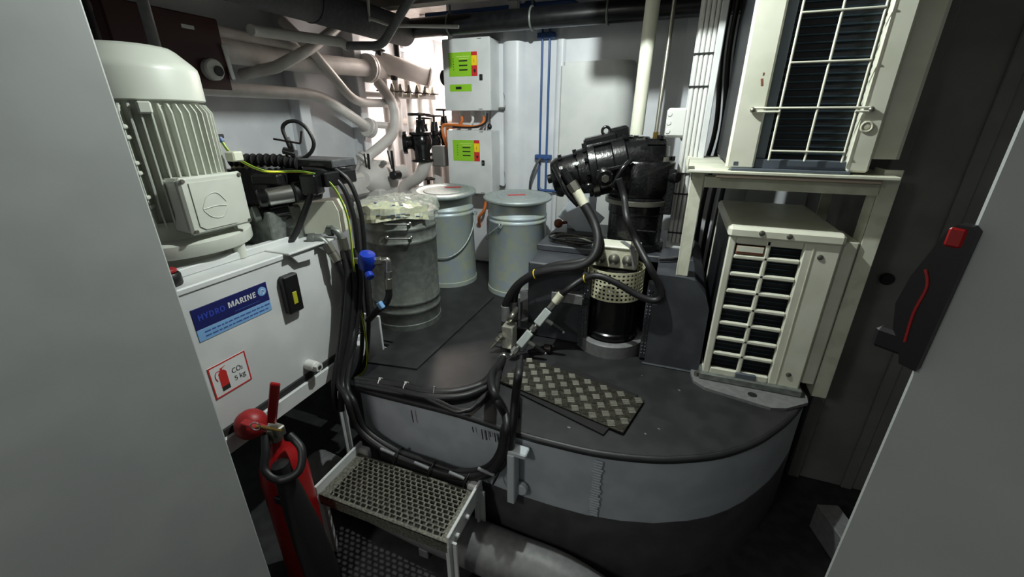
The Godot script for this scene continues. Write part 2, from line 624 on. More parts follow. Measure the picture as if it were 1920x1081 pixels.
func doors() -> void:
	# left leaf, opened into the room
	var a := Vector3(-0.95, 0, -0.504)
	var h := Vector3(-1.04, 0, 0.09)
	var d := (h - a).normalized()
	var nrm := Vector3(d.z, 0, -d.x)
	if nrm.x < 0: nrm = -nrm
	var q := Basis(nrm, Vector3.UP, nrm.cross(Vector3.UP))
	var l := (h - a).length()
	struct("door_1", mb().box((a + h) * 0.5 - nrm * 0.02 + Vector3(0, 0.985, 0), Vector3(0.04, 1.91, l), 0.003, q), M.door_grey)
	# right leaf
	a = Vector3(0.287, 0, -0.552)
	h = Vector3(1.05, 0, 0.085)
	d = (h - a).normalized()
	nrm = Vector3(-d.z, 0, d.x)
	if nrm.dot(-(a + h)) < 0: nrm = -nrm
	l = (h - a).length()
	q = Basis(nrm, Vector3.UP, nrm.cross(Vector3.UP))
	var dr := struct("door_2", mb().box((a + h) * 0.5 - nrm * 0.02 + Vector3(0, 0.985, 0), Vector3(0.04, 1.91, l), 0.003, q), M.door_grey)
	# lever lock case on the free edge
	var back := -d
	var bl := mb()
	var pp := [Vector2(0.006, -0.085), Vector2(-0.01, -0.083), Vector2(-0.016, -0.06), Vector2(-0.026, -0.045), Vector2(-0.032, -0.015), Vector2(-0.028, 0.02), Vector2(-0.02, 0.05), Vector2(-0.014, 0.074), Vector2(-0.008, 0.081), Vector2(0.003, 0.081), Vector2(0.008, 0.076)]
	# polygon axes: x towards the hinge, y up
	var o := a + nrm * 0.0 + Vector3(0, 1.32, 0)
	bl.prism(pp, o - nrm * 0.006, d, Vector3.UP, 0.02 * (1.0 if d.cross(Vector3.UP).dot(nrm) > 0 else -1.0))
	var hc := part(dr, "lock_case", bl, M.black)
	var zz := nrm * 0.0145
	part(hc, "red_strip", mb().tube(curve([o + zz + d * -0.012 + Vector3(0, -0.055, 0), o + zz + d * -0.014 + Vector3(0, -0.02, 0), o + zz + d * -0.012 + Vector3(0, 0.012, 0), o + zz + d * -0.018 + Vector3(0, 0.03, 0)]), 0.0016, 6), M.red_dull)
	part(hc, "red_tip", mb().box(o + nrm * 0.012 + d * -0.006 + Vector3(0, 0.068, 0), Vector3(0.008, 0.02, 0.014), 0.002, q), M.red)
	part(hc, "latch_tongue", mb().box(o + nrm * 0.004 + d * -0.024 + Vector3(0, -0.062, 0), Vector3(0.016, 0.026, 0.036), 0.004, q), M.black)

func casing() -> void:
	var pts := [Vector2(-1.06, -1.1), Vector2(-1.045, -1.045), Vector2(-0.99, -1.025), Vector2(-0.6, -1.03), Vector2(-0.367, -1.012), Vector2(-0.243, -1.012), Vector2(-0.126, -1.018), Vector2(-0.017, -1.037), Vector2(0.089, -1.068), Vector2(0.194, -1.118), Vector2(0.26, -1.16), Vector2(0.32, -1.211), Vector2(0.377, -1.27), Vector2(0.429, -1.338), Vector2(0.476, -1.405), Vector2(0.519, -1.48), Vector2(0.577, -1.6), Vector2(0.615, -1.73), Vector2(0.63, -1.86), Vector2(0.63, -2.6), Vector2(-2.1, -2.6), Vector2(-2.1, -1.33), Vector2(-1.06, -1.33)]
	var t := thing("trunk_casing", "broad grey steel casing with rounded front and dark deck on top", "casing", Vector3(-0.4, 0, -1.8))
	var up := Vector3.RIGHT
	var fw := Vector3.BACK
	# ux x uy = RIGHT x BACK = DOWN, so depth is negative to grow upward
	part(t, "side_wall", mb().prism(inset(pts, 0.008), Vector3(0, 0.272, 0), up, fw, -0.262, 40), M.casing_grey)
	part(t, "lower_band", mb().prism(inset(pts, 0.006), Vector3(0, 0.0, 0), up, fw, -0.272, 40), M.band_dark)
	var top := mb()
	# rolled lip
	var rim := []
	for k in 19:
		rim.append(Vector3(pts[k].x, 0.537, pts[k].y))
	var inn := inset(pts, 0.013)
	var smooth_rim := []
	for k in 20:
		smooth_rim.append(Vector3(inn[k].x, 0.537, inn[k].y))
	top.prism(inn, Vector3(0, 0.524, 0), up, fw, -0.026, 40)
	part(t, "deck_top", top, M.deck_dark)
	part(t, "rolled_lip", mb().tube(curve(smooth_rim, 4), 0.0129, 10), M.deck_dark)
	# raised weld where the front plate meets the round shell
	var rng := RandomNumberGenerator.new()
	rng.seed = 4
	var wd := mb()
	for k in 22:
		wd.box(Vector3(-0.105 + rng.randf_range(-0.002, 0.002), 0.285 + k * 0.0108, -1.0245), Vector3(0.03 + rng.randf_range(-0.006, 0.006), 0.009, 0.006), 0.0025)
	part(t, "weld_seam", wd, M.casing_grey)
	# doubler plate with a proud edge
	part(t, "doubler_plate", mb().prism([Vector2(-1.95, -2.0), Vector2(-1.95, -1.36), Vector2(-1.1, -1.36), Vector2(-1.1, -1.18), Vector2(-0.88, -1.21), Vector2(-0.88, -2.0)], Vector3(0, 0.5495, 0), up, fw, -0.0085), M.deck_dark)
	# lugged flat bar on the front
	var b := mb()
	b.slab(-0.388, 0.29, -1.012, -0.362, 0.5, -0.962, 0.003)
	b.slab(-0.39, 0.49, -1.012, -0.325, 0.51, -0.968, 0.004)
	b.cyl(Vector3(-0.35, 0.33, -1.012), Vector3(-0.35, 0.33, -0.99), 0.022, 16, 0.003)
	part(t, "lug_bar", b, M.white_band)
	# chips of bare paint
	var cp := mb()
	for p in [Vector3(0.06, 0.5505, -1.2), Vector3(0.02, 0.5505, -1.16), Vector3(0.12, 0.5505, -1.45), Vector3(-0.62, 0.5505, -1.15), Vector3(-0.7, 0.5505, -1.12), Vector3(-0.02, 0.5505, -1.5), Vector3(-0.22, 0.5505, -1.1)]:
		cp.box(p, Vector3(rng.randf_range(0.004, 0.012), 0.001, rng.randf_range(0.004, 0.008)), 0.0004, Basis(Vector3.UP, rng.randf() * 3.0))
	var chips := part(t, "paint_chips", cp, M.pipe_grey)
	chips.set_meta("kind", "stuff")
	# drips of dark paint down the front
	var dp := mb()
	for k in 9:
		var x: float = [-0.5, -0.485, -0.47, -0.452, -0.44, -0.43, -0.42, -0.78, -0.535][k]
		var ln: float = rng.randf_range(0.02, 0.055)
		dp.bar(Vector3(x, 0.525, -1.0145), Vector3(x + 0.004, 0.525 - ln, -1.0145), 0.004, 0.003, Vector3.BACK, 0.001)
	part(t, "paint_drips", dp, M.deck_dark).set_meta("kind", "stuff")
	# chequer plate lying loose on the deck
	var c := Vector3(-0.265, 0.55, -1.285)
	var ex := (Vector3(-0.054, 0, -1.139) - Vector3(-0.515, 0, -1.255)).normalized()
	var ez := Vector3(-ex.z, 0, ex.x)
	var q := Basis(ex, Vector3.UP, ez)
	var cpz := thing("chequer_plate", "loose aluminium chequer plate lying on the dark deck", "plate", c)
	part(cpz, "sheet", mb().box(c + Vector3(0, 0.0105, 0), Vector3(0.5, 0.007, 0.205), 0.001, q), M.alu_dirty)
	var tread := mb()
	for i in 5:
		tread.bar(Vector3(-0.0125, 0.0015, (i - 2) * 0.0062), Vector3(0.0125, 0.0015, (i - 2) * 0.0062), 0.0032, 0.003, Vector3.UP, 0.0012)
	var tm := tread.mesh()
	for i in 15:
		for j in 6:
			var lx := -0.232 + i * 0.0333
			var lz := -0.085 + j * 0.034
			var o := inst("tread", tm, M.alu if (i + j) % 2 == 0 else M.alu_dirty, cpz)  # alternate treads coloured darker, as if their angle caught no light
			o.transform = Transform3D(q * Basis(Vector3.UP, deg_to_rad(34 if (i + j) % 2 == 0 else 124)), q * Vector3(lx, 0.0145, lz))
	# old glue marks around it
	var sh := thing("rubber_mat", "thin dark rubber mat under the chequer plate", "mat", c)
	var q2 := Basis(Vector3.UP, deg_to_rad(-4)) * q
	part(sh, "sheet", mb().box(c + Vector3(0.03, 0.004, 0.0), Vector3(0.36, 0.006, 0.27), 0.001, q2), M.black_matt)

func inset(pts: Array, d: float) -> Array:
	var r := Geometry2D.offset_polygon(PackedVector2Array(pts), -d, Geometry2D.JOIN_MITER)
	var a := PackedVector2Array(r[0])
	# start at the point nearest the first one
	var best := 0
	for i in a.size():
		if a[i].distance_to(pts[0]) < a[best].distance_to(pts[0]):
			best = i
	var out := []
	for i in a.size():
		out.append(a[(best + i) % a.size()])
	if out[1].distance_to(pts[1]) > out[out.size() - 1].distance_to(pts[1]):
		var o2 := [out[0]]
		for i in range(out.size() - 1, 0, -1):
			o2.append(out[i])
		return o2
	return out

func power_unit() -> void:
	var t := thing("power_unit_tank", "white hydraulic tank with blue sticker and red sign on its side", "tank", Vector3(-1.45, 0.6, -0.9))
	# side outline in z (to the left in the picture) and y, pushed to the left
	var pr := [Vector2(-0.42, 0.605), Vector2(-1.262, 0.605), Vector2(-1.268, 0.66), Vector2(-1.262, 0.78), Vector2(-1.245, 0.88), Vector2(-1.21, 0.97), Vector2(-1.17, 1.03), Vector2(-1.13, 1.06), Vector2(-0.42, 1.06)]
	part(t, "body", mb().prism(pr, Vector3(-1.21, 0, 0), Vector3.BACK, Vector3.UP, 0.56, 40), M.white)
	part(t, "lid", mb().slab(-1.78, 1.055, -1.19, -1.205, 1.075, -0.42, 0.004), M.white)
	part(t, "lid_rail", mb().slab(-1.32, 1.075, -1.13, -1.29, 1.1, -0.45, 0.003), M.white)
	var flap := mb()
	flap.prism([Vector2(-0.99, 1.075), Vector2(-1.02, 1.035), Vector2(-1.09, 1.03), Vector2(-1.1, 1.075)], Vector3(-1.2, 0, 0), Vector3.BACK, Vector3.UP, -0.01)
	flap.slab(-1.4, 1.072, -1.2, -1.18, 1.08, -0.98, 0.002)
	part(t, "corner_bracket", flap, M.white)
	var cap := part(t, "filler_cap", mb().lathe([Vector2(0, 0), Vector2(0.03, 0), Vector2(0.032, 0.004), Vector2(0.032, 0.03), Vector2(0.028, 0.036), Vector2(0, 0.036)], Vector3(-1.26, 1.075, -0.655)), M.black)
	part(cap, "red_top", mb().cyl(Vector3(-1.26, 1.111, -0.655), Vector3(-1.26, 1.122, -0.655), 0.026, 20, 0.003), M.red_dull)
	var g := part(t, "level_gauge", mb().slab(-1.21, 0.867, -1.003, -1.183, 1.006, -0.941, 0.005), M.black)
	part(g, "sight_glass", mb().slab(-1.184, 0.9, -0.981, -1.1805, 0.945, -0.963, 0.0015), M.sight_glass)
	var pl := part(t, "drain_plug", mb().cyl(Vector3(-1.212, 0.637, -0.985), Vector3(-1.165, 0.637, -0.985), 0.02, 18, 0.004).hexa(Vector3(-1.166, 0.637, -0.985), Vector3(-1.15, 0.637, -0.985), 0.017), M.plastic_white)
	part(pl, "port", mb().cyl(Vector3(-1.151, 0.637, -0.985), Vector3(-1.1488, 0.637, -0.985), 0.008, 12), M.gasket)
	# sticker
	var rx := Basis(Vector3.UP, PI / 2)
	var st := thing("company_sticker", "dark and light blue company sticker on the white tank", "sticker", Vector3(-1.209, 0.955, -0.777))
	part(st, "navy_field", mb().slab(-1.2105, 0.942, -0.896, -1.208, 1.006, -0.655, 0.0004), M.navy)
	part(st, "light_field", mb().slab(-1.2105, 0.906, -0.896, -1.208, 0.942, -0.655, 0.0004), M.light_blue)
	text(st, "lettering", "HYDRO", Vector3(-1.2078, 0.976, -0.708), rx, 0.0175, M.hydro_blue, 0.0008, true)
	text(st, "lettering", "MARINE", Vector3(-1.2078, 0.978, -0.805), rx, 0.0175, M.paper_white, 0.0008, true)
	part(st, "globe", mb().cyl(Vector3(-1.209, 0.98, -0.875), Vector3(-1.2072, 0.98, -0.875), 0.015, 20), M.light_blue)
	part(st, "globe_swirl", mb().tube(curve([Vector3(-1.2072, 0.974, -0.868), Vector3(-1.2068, 0.986, -0.874), Vector3(-1.2068, 0.978, -0.883), Vector3(-1.2072, 0.97, -0.876)]), 0.0012, 6), M.paper_white)
	var rng := RandomNumberGenerator.new()
	rng.seed = 11
	var pm := mb()
	for row in 2:
		var z := -0.675
		while z > -0.885:
			var w := rng.randf_range(0.006, 0.02)
			pm.slab(-1.2085, 0.928 - row * 0.013, z - w, -1.2076, 0.932 - row * 0.013, z)
			z -= w + 0.004
	pm.slab(-1.2085, 0.9515, -0.86, -1.2076, 0.9535, -0.775)
	var pms := part(st, "small_print", pm, M.print_blue)
	pms.set_meta("kind", "stuff")
	# extinguisher sign
	var sg := thing("extinguisher_sign", "white sign with red border and red fire extinguisher picture", "sign", Vector3(-1.209, 0.765, -0.715))
	part(sg, "field", mb().slab(-1.2105, 0.711, -0.769, -1.2082, 0.818, -0.65, 0.0004), M.paper_white)
	part(sg, "border", mb().slab(-1.209, 0.814, -0.769, -1.2076, 0.818, -0.65).slab(-1.209, 0.711, -0.769, -1.2076, 0.715, -0.65).slab(-1.209, 0.715, -0.769, -1.2076, 0.814, -0.765).slab(-1.209, 0.715, -0.654, -1.2076, 0.814, -0.65), M.label_red)
	var pic := mb()
	pic.prism([Vector2(-0.675, 0.74), Vector2(-0.7, 0.74), Vector2(-0.7, 0.785), Vector2(-0.694, 0.793), Vector2(-0.681, 0.793), Vector2(-0.675, 0.785)], Vector3(-1.2085, 0, 0), Vector3.BACK, Vector3.UP, -0.0009)
	pic.slab(-1.2085, 0.793, -0.69, -1.2076, 0.802, -0.684)
	pic.tube(curve([Vector3(-1.208, 0.795, -0.684), Vector3(-1.208, 0.794, -0.67), Vector3(-1.208, 0.78, -0.665), Vector3(-1.208, 0.765, -0.669)]), 0.0013, 6)
	pic.bar(Vector3(-1.208, 0.8, -0.684), Vector3(-1.208, 0.804, -0.7), 0.003, 0.0008)
	part(sg, "extinguisher_picture", pic, M.label_red)
	part(sg, "picture_base", mb().slab(-1.2085, 0.725, -0.7, -1.2076, 0.74, -0.675), M.gasket)
	text(sg, "lettering", "CO", Vector3(-1.2078, 0.7725, -0.73), rx, 0.0165, M.label_black)
	text(sg, "lettering", "2", Vector3(-1.2078, 0.769, -0.7475), rx, 0.0095, M.label_black)
	text(sg, "lettering", "5 kg", Vector3(-1.2078, 0.745, -0.736), rx, 0.015, M.label_black)
	# stand
	var s := thing("tank_stand", "white welded steel stand under the hydraulic tank", "stand", Vector3(-1.45, 0, -0.9))
	part(s, "rubber_strip", mb().slab(-1.24, 0.582, -1.24, -1.2, 0.605, -0.42), M.gasket)
	part(s, "rubber_strip", mb().slab(-1.77, 0.582, -1.24, -1.73, 0.605, -0.42), M.gasket)
	part(s, "beam", mb().slab(-1.26, 0.522, -1.28, -1.19, 0.582, -0.42, 0.003), M.white)
	part(s, "beam", mb().slab(-1.78, 0.522, -1.28, -1.72, 0.582, -0.42, 0.003), M.white)
	part(s, "cross_beam", mb().slab(-1.73, 0.53, -1.28, -1.25, 0.575, -1.23, 0.003), M.white)
	part(s, "cross_beam", mb().slab(-1.73, 0.53, -0.5, -1.25, 0.575, -0.45, 0.003), M.white)
	for x in [-1.255, -1.755]:
		for z in [-1.15, -0.46]:
			part(s, "leg", mb().slab(x - 0.004, 0, z - 0.022, x + 0.004, 0.53, z + 0.022, 0.001).slab(x - 0.02, 0, z - 0.004, x + 0.02, 0.53, z + 0.004, 0.001), M.white)
	part(s, "end_plate", mb().slab(-1.24, 0.46, -1.33, -1.13, 0.70, -1.318, 0.002), M.white)
	part(s, "end_bracket", mb().slab(-1.24, 0.54, -1.32, -1.225, 0.60, -1.27, 0.002), M.white)

func motor() -> void:
	var ax := -1.46
	var az := -0.83
	var base := Vector3(ax, 1.075, az)
	var t := thing("electric_motor", "upright white electric motor with cooling fins on the tank", "motor", base)
	part(t, "bell_housing", mb().lathe([Vector2(0, 0), Vector2(0.135, 0), Vector2(0.135, 0.03), Vector2(0.12, 0.05), Vector2(0.12, 0.065), Vector2(0, 0.065)], base, Vector3.UP, 36), M.motor_white)
	part(t, "flange", mb().lathe([Vector2(0, 0.05), Vector2(0.196, 0.05), Vector2(0.2, 0.055), Vector2(0.2, 0.088), Vector2(0.194, 0.094), Vector2(0.165, 0.1), Vector2(0.155, 0.15), Vector2(0, 0.15)], base, Vector3.UP, 48), M.motor_white)
	for k in 4:
		var an := PI / 4 + k * PI / 2 + 0.35
		var c := base + Vector3(cos(an) * 0.172, 0, sin(an) * 0.172)
		part(t, "flange_bolt", mb().cyl(c + Vector3(0, 0.0, 0), c + Vector3(0, 0.052, 0), 0.02, 12, 0.003).hexa(c + Vector3(0, 0.093, 0), c + Vector3(0, 0.108, 0), 0.013), M.motor_white)
	part(t, "stator", mb().cyl(base + Vector3(0, 0.14, 0), base + Vector3(0, 0.475, 0), 0.142, 48), M.motor_white)
	# cooling fins: thin blades that lean out from the stator
	var fin := mb()
	fin.prism([Vector2(0.13, 0.13), Vector2(0.158, 0.135), Vector2(0.171, 0.17), Vector2(0.171, 0.44), Vector2(0.158, 0.462), Vector2(0.13, 0.465)], Vector3(0, 0, -0.002), Vector3.RIGHT, Vector3.UP, 0.004)
	var fm := fin.mesh()
	var n := 48
	for k in n:
		var an := TAU * k / n
		# leave the side of the terminal box free low down
		var o := inst("fin", fm, M.motor_white, t)
		o.rotation.y = an
	part(t, "fan_cover", mb().lathe([Vector2(0, 0.47), Vector2(0.158, 0.47), Vector2(0.161, 0.473), Vector2(0.161, 0.545), Vector2(0.159, 0.556), Vector2(0.15, 0.567), Vector2(0.118, 0.598), Vector2(0.106, 0.606), Vector2(0.09, 0.609), Vector2(0, 0.612)], base, Vector3.UP, 64), M.motor_white)
	part(t, "cover_lug", mb().box(base + Vector3(0.15, 0.452, 0.075), Vector3(0.03, 0.03, 0.03), 0.004, Basis(Vector3.UP, -0.45)), M.motor_white)
	for yy in [0.2, 0.29, 0.38]:
		var an := 0.82
		var d := Vector3(cos(an), 0, sin(an))
		part(t, "lug", mb().box(base + d * 0.166 + Vector3(0, yy, 0), Vector3(0.036, 0.011, 0.03), 0.003, Basis(Vector3.UP, -an)).box(base + d * 0.166 + Vector3(0, yy + 0.026, 0), Vector3(0.036, 0.011, 0.03), 0.003, Basis(Vector3.UP, -an)), M.motor_white)
	# terminal box on the side facing the room
	var b := part(t, "terminal_box", mb().slab(-1.335, 1.195, -0.93, -1.265, 1.348, -0.75, 0.008), M.motor_white)
	part(b, "box_lid", mb().slab(-1.266, 1.192, -0.933, -1.25, 1.351, -0.747, 0.006), M.motor_white)
	part(b, "lid_panel", mb().prism([Vector2(-0.77, 1.215), Vector2(-0.785, 1.203), Vector2(-0.88, 1.203), Vector2(-0.9, 1.215), Vector2(-0.9, 1.335), Vector2(-0.77, 1.335)], Vector3(-1.2505, 0, 0), Vector3.BACK, Vector3.UP, -0.0035), M.motor_white)
	part(b, "raised_mark", mb().tube(curve([Vector3(-1.247, 1.262, -0.79), Vector3(-1.2465, 1.295, -0.81), Vector3(-1.2465, 1.3, -0.84), Vector3(-1.247, 1.272, -0.862)]), 0.0016, 6).tube(curve([Vector3(-1.247, 1.258, -0.79), Vector3(-1.2465, 1.235, -0.81), Vector3(-1.2465, 1.23, -0.84), Vector3(-1.247, 1.252, -0.862)]), 0.0016, 6).tube(curve([Vector3(-1.247, 1.26, -0.79), Vector3(-1.2465, 1.264, -0.83), Vector3(-1.247, 1.26, -0.86)]), 0.0016, 6), M.motor_white)
	for p in [Vector2(1.342, -0.757), Vector2(1.342, -0.923), Vector2(1.202, -0.757), Vector2(1.202, -0.923)]:
		part(b, "lid_screw", mb().cyl(Vector3(-1.252, p.x, p.y), Vector3(-1.246, p.x, p.y), 0.006, 10, 0.001), M.steel_dull)
	part(t, "cable_outlet", mb().slab(-1.33, 1.375, -0.985, -1.29, 1.405, -0.95, 0.004), M.cream)
	part(t, "earth_lug", mb().box(Vector3(-1.387, 1.448, -0.988), Vector3(0.012, 0.012, 0.03), 0.002), M.gasket)

func valve_stack() -> void:
	var base := Vector3(-1.36, 1.075, -1.12)
	var t := thing("valve_stack", "black hydraulic valve stack with silver solenoids behind the motor", "valve", base)
	part(t, "manifold_block", mb().slab(-1.56, 1.075, -1.26, -1.3, 1.2, -1.03, 0.004), M.zinc_dull)
	part(t, "valve_body", mb().slab(-1.55, 1.2, -1.25, -1.33, 1.33, -1.08, 0.006), M.black_gloss)
	part(t, "valve_plate", mb().box(Vector3(-1.263, 1.298, -1.250), Vector3(0.22, 0.05, 0.16), 0.005), M.black)
	part(t, "valve_plate", mb().box(Vector3(-1.292, 1.347, -1.282), Vector3(0.26, 0.03, 0.12), 0.004), M.lagging)
	var a: Vector3 = Vector3(-1.302, 1.249, -1.043)
	var b: Vector3 = Vector3(-1.256, 1.256, -1.114)
	var s1 := part(t, "solenoid", mb().cyl(a, b, 0.03, 24, 0.004), M.steel)
	part(s1, "solenoid_cap", mb().cyl(a + (a - b).normalized() * 0.028, a, 0.031, 24, 0.005), M.black_gloss)
	part(t, "coil", mb().cyl(b, b + (b - a).normalized() * 0.09, 0.037, 20, 0.006), M.black)
	var a2: Vector3 = Vector3(-1.344, 1.192, -1.037)
	var s2 := part(t, "solenoid", mb().cyl(a2, a2 + (b - a) * 1.1, 0.026, 24, 0.004), M.black_gloss)
	part(s2, "solenoid_cap", mb().cyl(a2 + (a - b).normalized() * 0.022, a2, 0.028, 24, 0.004), M.zinc_dull)
	var a3: Vector3 = Vector3(-1.357, 1.140, -1.043)
	part(t, "solenoid", mb().cyl(a3, a3 + (b - a) * 1.2, 0.024, 24, 0.004), M.zinc_dull)
	part(t, "connector", mb().box(Vector3(-1.197, 1.286, -1.147), Vector3(0.06, 0.07, 0.06), 0.006, Basis(Vector3.UP, 0.3)), M.black_gloss)
	part(t, "connector", mb().box(Vector3(-1.334, 1.304, -1.095), Vector3(0.1, 0.035, 0.06), 0.006, Basis(Vector3.UP, 0.3)), M.black)
	part(t, "pressure_rod", mb().bar(Vector3(-1.564, 1.328, -1.135), Vector3(-1.402, 1.317, -1.240), 0.02, 0.02), M.cream_dirty)
	var c := mb()
	c.prism([Vector2(0, 0), Vector2(0.165, 0), Vector2(0.165, 0.085), Vector2(0.15, 0.125), Vector2(0, 0.115)], Vector3(-1.325, 1.09, -1.16), Vector3(0.92, 0, -0.39).normalized(), Vector3.UP, -0.09)
	single("junction_block", "cream junction block beside the black valve stack", "box", c, M.cream, Vector3(-1.27, 1.09, -1.2))
	# corrugated conduit and black cable coil
	var co := mb()
	var pth := curve([Vector3(-1.563, 1.356, -1.135), Vector3(-1.492, 1.356, -1.163), Vector3(-1.399, 1.355, -1.198), Vector3(-1.327, 1.345, -1.226)], 8)
	co.tube(pth, 0.02, 12)
	for i in range(1, pth.size() - 1, 2):
		co.ring(pth[i], (pth[i + 1] - pth[i - 1]), 0.0205, 0.0045, 14, 6)
	single("corrugated_conduit", "black corrugated conduit running behind the electric motor", "conduit", co, M.black_matt, Vector3(-1.563, 1.356, -1.135))
	var lp := mb().tube(curve([Vector3(-1.359, 1.378, -1.235), Vector3(-1.370, 1.427, -1.231), Vector3(-1.376, 1.468, -1.229), Vector3(-1.353, 1.489, -1.237), Vector3(-1.320, 1.489, -1.250), Vector3(-1.292, 1.464, -1.261), Vector3(-1.277, 1.419, -1.266), Vector3(-1.291, 1.385, -1.261), Vector3(-1.325, 1.360, -1.248), Vector3(-1.360, 1.353, -1.235)], 8), 0.0068, 8)
	single("cable_loop", "black cable bent into an open loop above the valve stack", "cable", lp, M.rubber, Vector3(-1.360, 1.353, -1.235))
	var gl := thing("cable_gland", "grey cable gland under the black cable loop", "gland", Vector3(-1.350, 1.372, -1.217))
	part(gl, "nut", mb().hexa(Vector3(-1.370, 1.391, -1.209), Vector3(-1.328, 1.379, -1.226), 0.014), M.lagging)
	part(gl, "tail", mb().tube(curve([Vector3(-1.351, 1.435, -1.217), Vector3(-1.341, 1.406, -1.220), Vector3(-1.336, 1.375, -1.222)]), 0.009, 10), M.lagging)
	single("hex_key", "bent hex key left standing beside the cable loop", "tool", mb().tube(elbows([Vector3(-1.380, 1.432, -1.184), Vector3(-1.292, 1.416, -1.218), Vector3(-1.281, 1.458, -1.222)], 0.006), 0.0038, 6), M.dark_bronze, Vector3(-1.333, 1.421, -1.202))
	# the thick black cable from the connector down to the lid
	single("valve_cable", "thick black cable curling from the valve connector to the lid", "cable", mb().tube(curve([Vector3(-1.183, 1.268, -1.131), Vector3(-1.225, 1.186, -1.115), Vector3(-1.270, 1.107, -1.098), Vector3(-1.324, 1.047, -1.077), Vector3(-1.359, 1.036, -1.064), Vector3(-1.373, 1.059, -1.058), Vector3(-1.360, 1.093, -1.063), Vector3(-1.329, 1.113, -1.075)], 8), 0.011, 10), M.rubber, Vector3(-1.329, 1.113, -1.075))
	# outlet fittings with hose ends at the corner of the tank
	for k in 2:
		var p: Array = [[Vector3(-1.244, 1.086, -1.129), Vector3(-1.203, 1.090, -1.145), Vector3(-1.184, 1.069, -1.152), Vector3(-1.170, 1.036, -1.157)], [Vector3(-1.215, 1.105, -1.194), Vector3(-1.177, 1.105, -1.208), Vector3(-1.166, 1.076, -1.213), Vector3(-1.162, 1.029, -1.214)]][k]
		var f := thing("hose_elbow", ["steel hose elbow at the tank corner nearest the junction block", "steel hose elbow at the tank corner behind its twin"][k], "fitting", p[0], "hose elbows on the tank")
		part(f, "elbow", mb().tube(elbows(p, 0.03), 0.013, 12), M.zinc_dull)
		part(f, "nut", mb().hexa(p[0].lerp(p[1], 0.1), p[0].lerp(p[1], 0.6), 0.021), M.zinc_dull)
		part(f, "nut", mb().hexa(p[2], p[3], 0.02), M.steel_dull)
		part(f, "ferrule", mb().cyl(p[3], p[3] + (p[3] - p[2]).normalized() * 0.04, 0.018, 14, 0.002), M.steel_dull)

func drum_body(t: Node3D, mat: Material, beads: Array, h: float, r0: float, r1: float) -> void:
	var pr := [Vector2(0, 0.006), Vector2(r0 - 0.004, 0.006), Vector2(r0 + 0.004, 0.0), Vector2(r0 + 0.004, 0.026), Vector2(r0, 0.028)]
	for b in beads:
		var rr: float = lerpf(r0, r1, b / h)
		pr.append_array([Vector2(rr, b - 0.011), Vector2(rr + 0.004, b - 0.006), Vector2(rr + 0.0055, b), Vector2(rr + 0.004, b + 0.006), Vector2(rr, b + 0.011)])
	pr.append_array([Vector2(r1, h - 0.004), Vector2(r1 - 0.004, h), Vector2(0, h)])
	part(t, "body", mb().lathe(pr, Vector3.ZERO, Vector3.UP, 56, 50), mat)

func drum_lid(t: Node3D, mat: Material, h: float, r: float) -> Node3D:
	return part(t, "lid", mb().lathe([Vector2(r - 0.02, h - 0.012), Vector2(r, h - 0.012), Vector2(r + 0.012, h - 0.004), Vector2(r + 0.013, h + 0.004), Vector2(r + 0.007, h + 0.010), Vector2(r - 0.022, h + 0.012), Vector2(r - 0.034, h + 0.006), Vector2(r - 0.06, h + 0.005), Vector2(r - 0.066, h + 0.009), Vector2(0, h + 0.010)], Vector3.ZERO, Vector3.UP, 56, 30), mat)

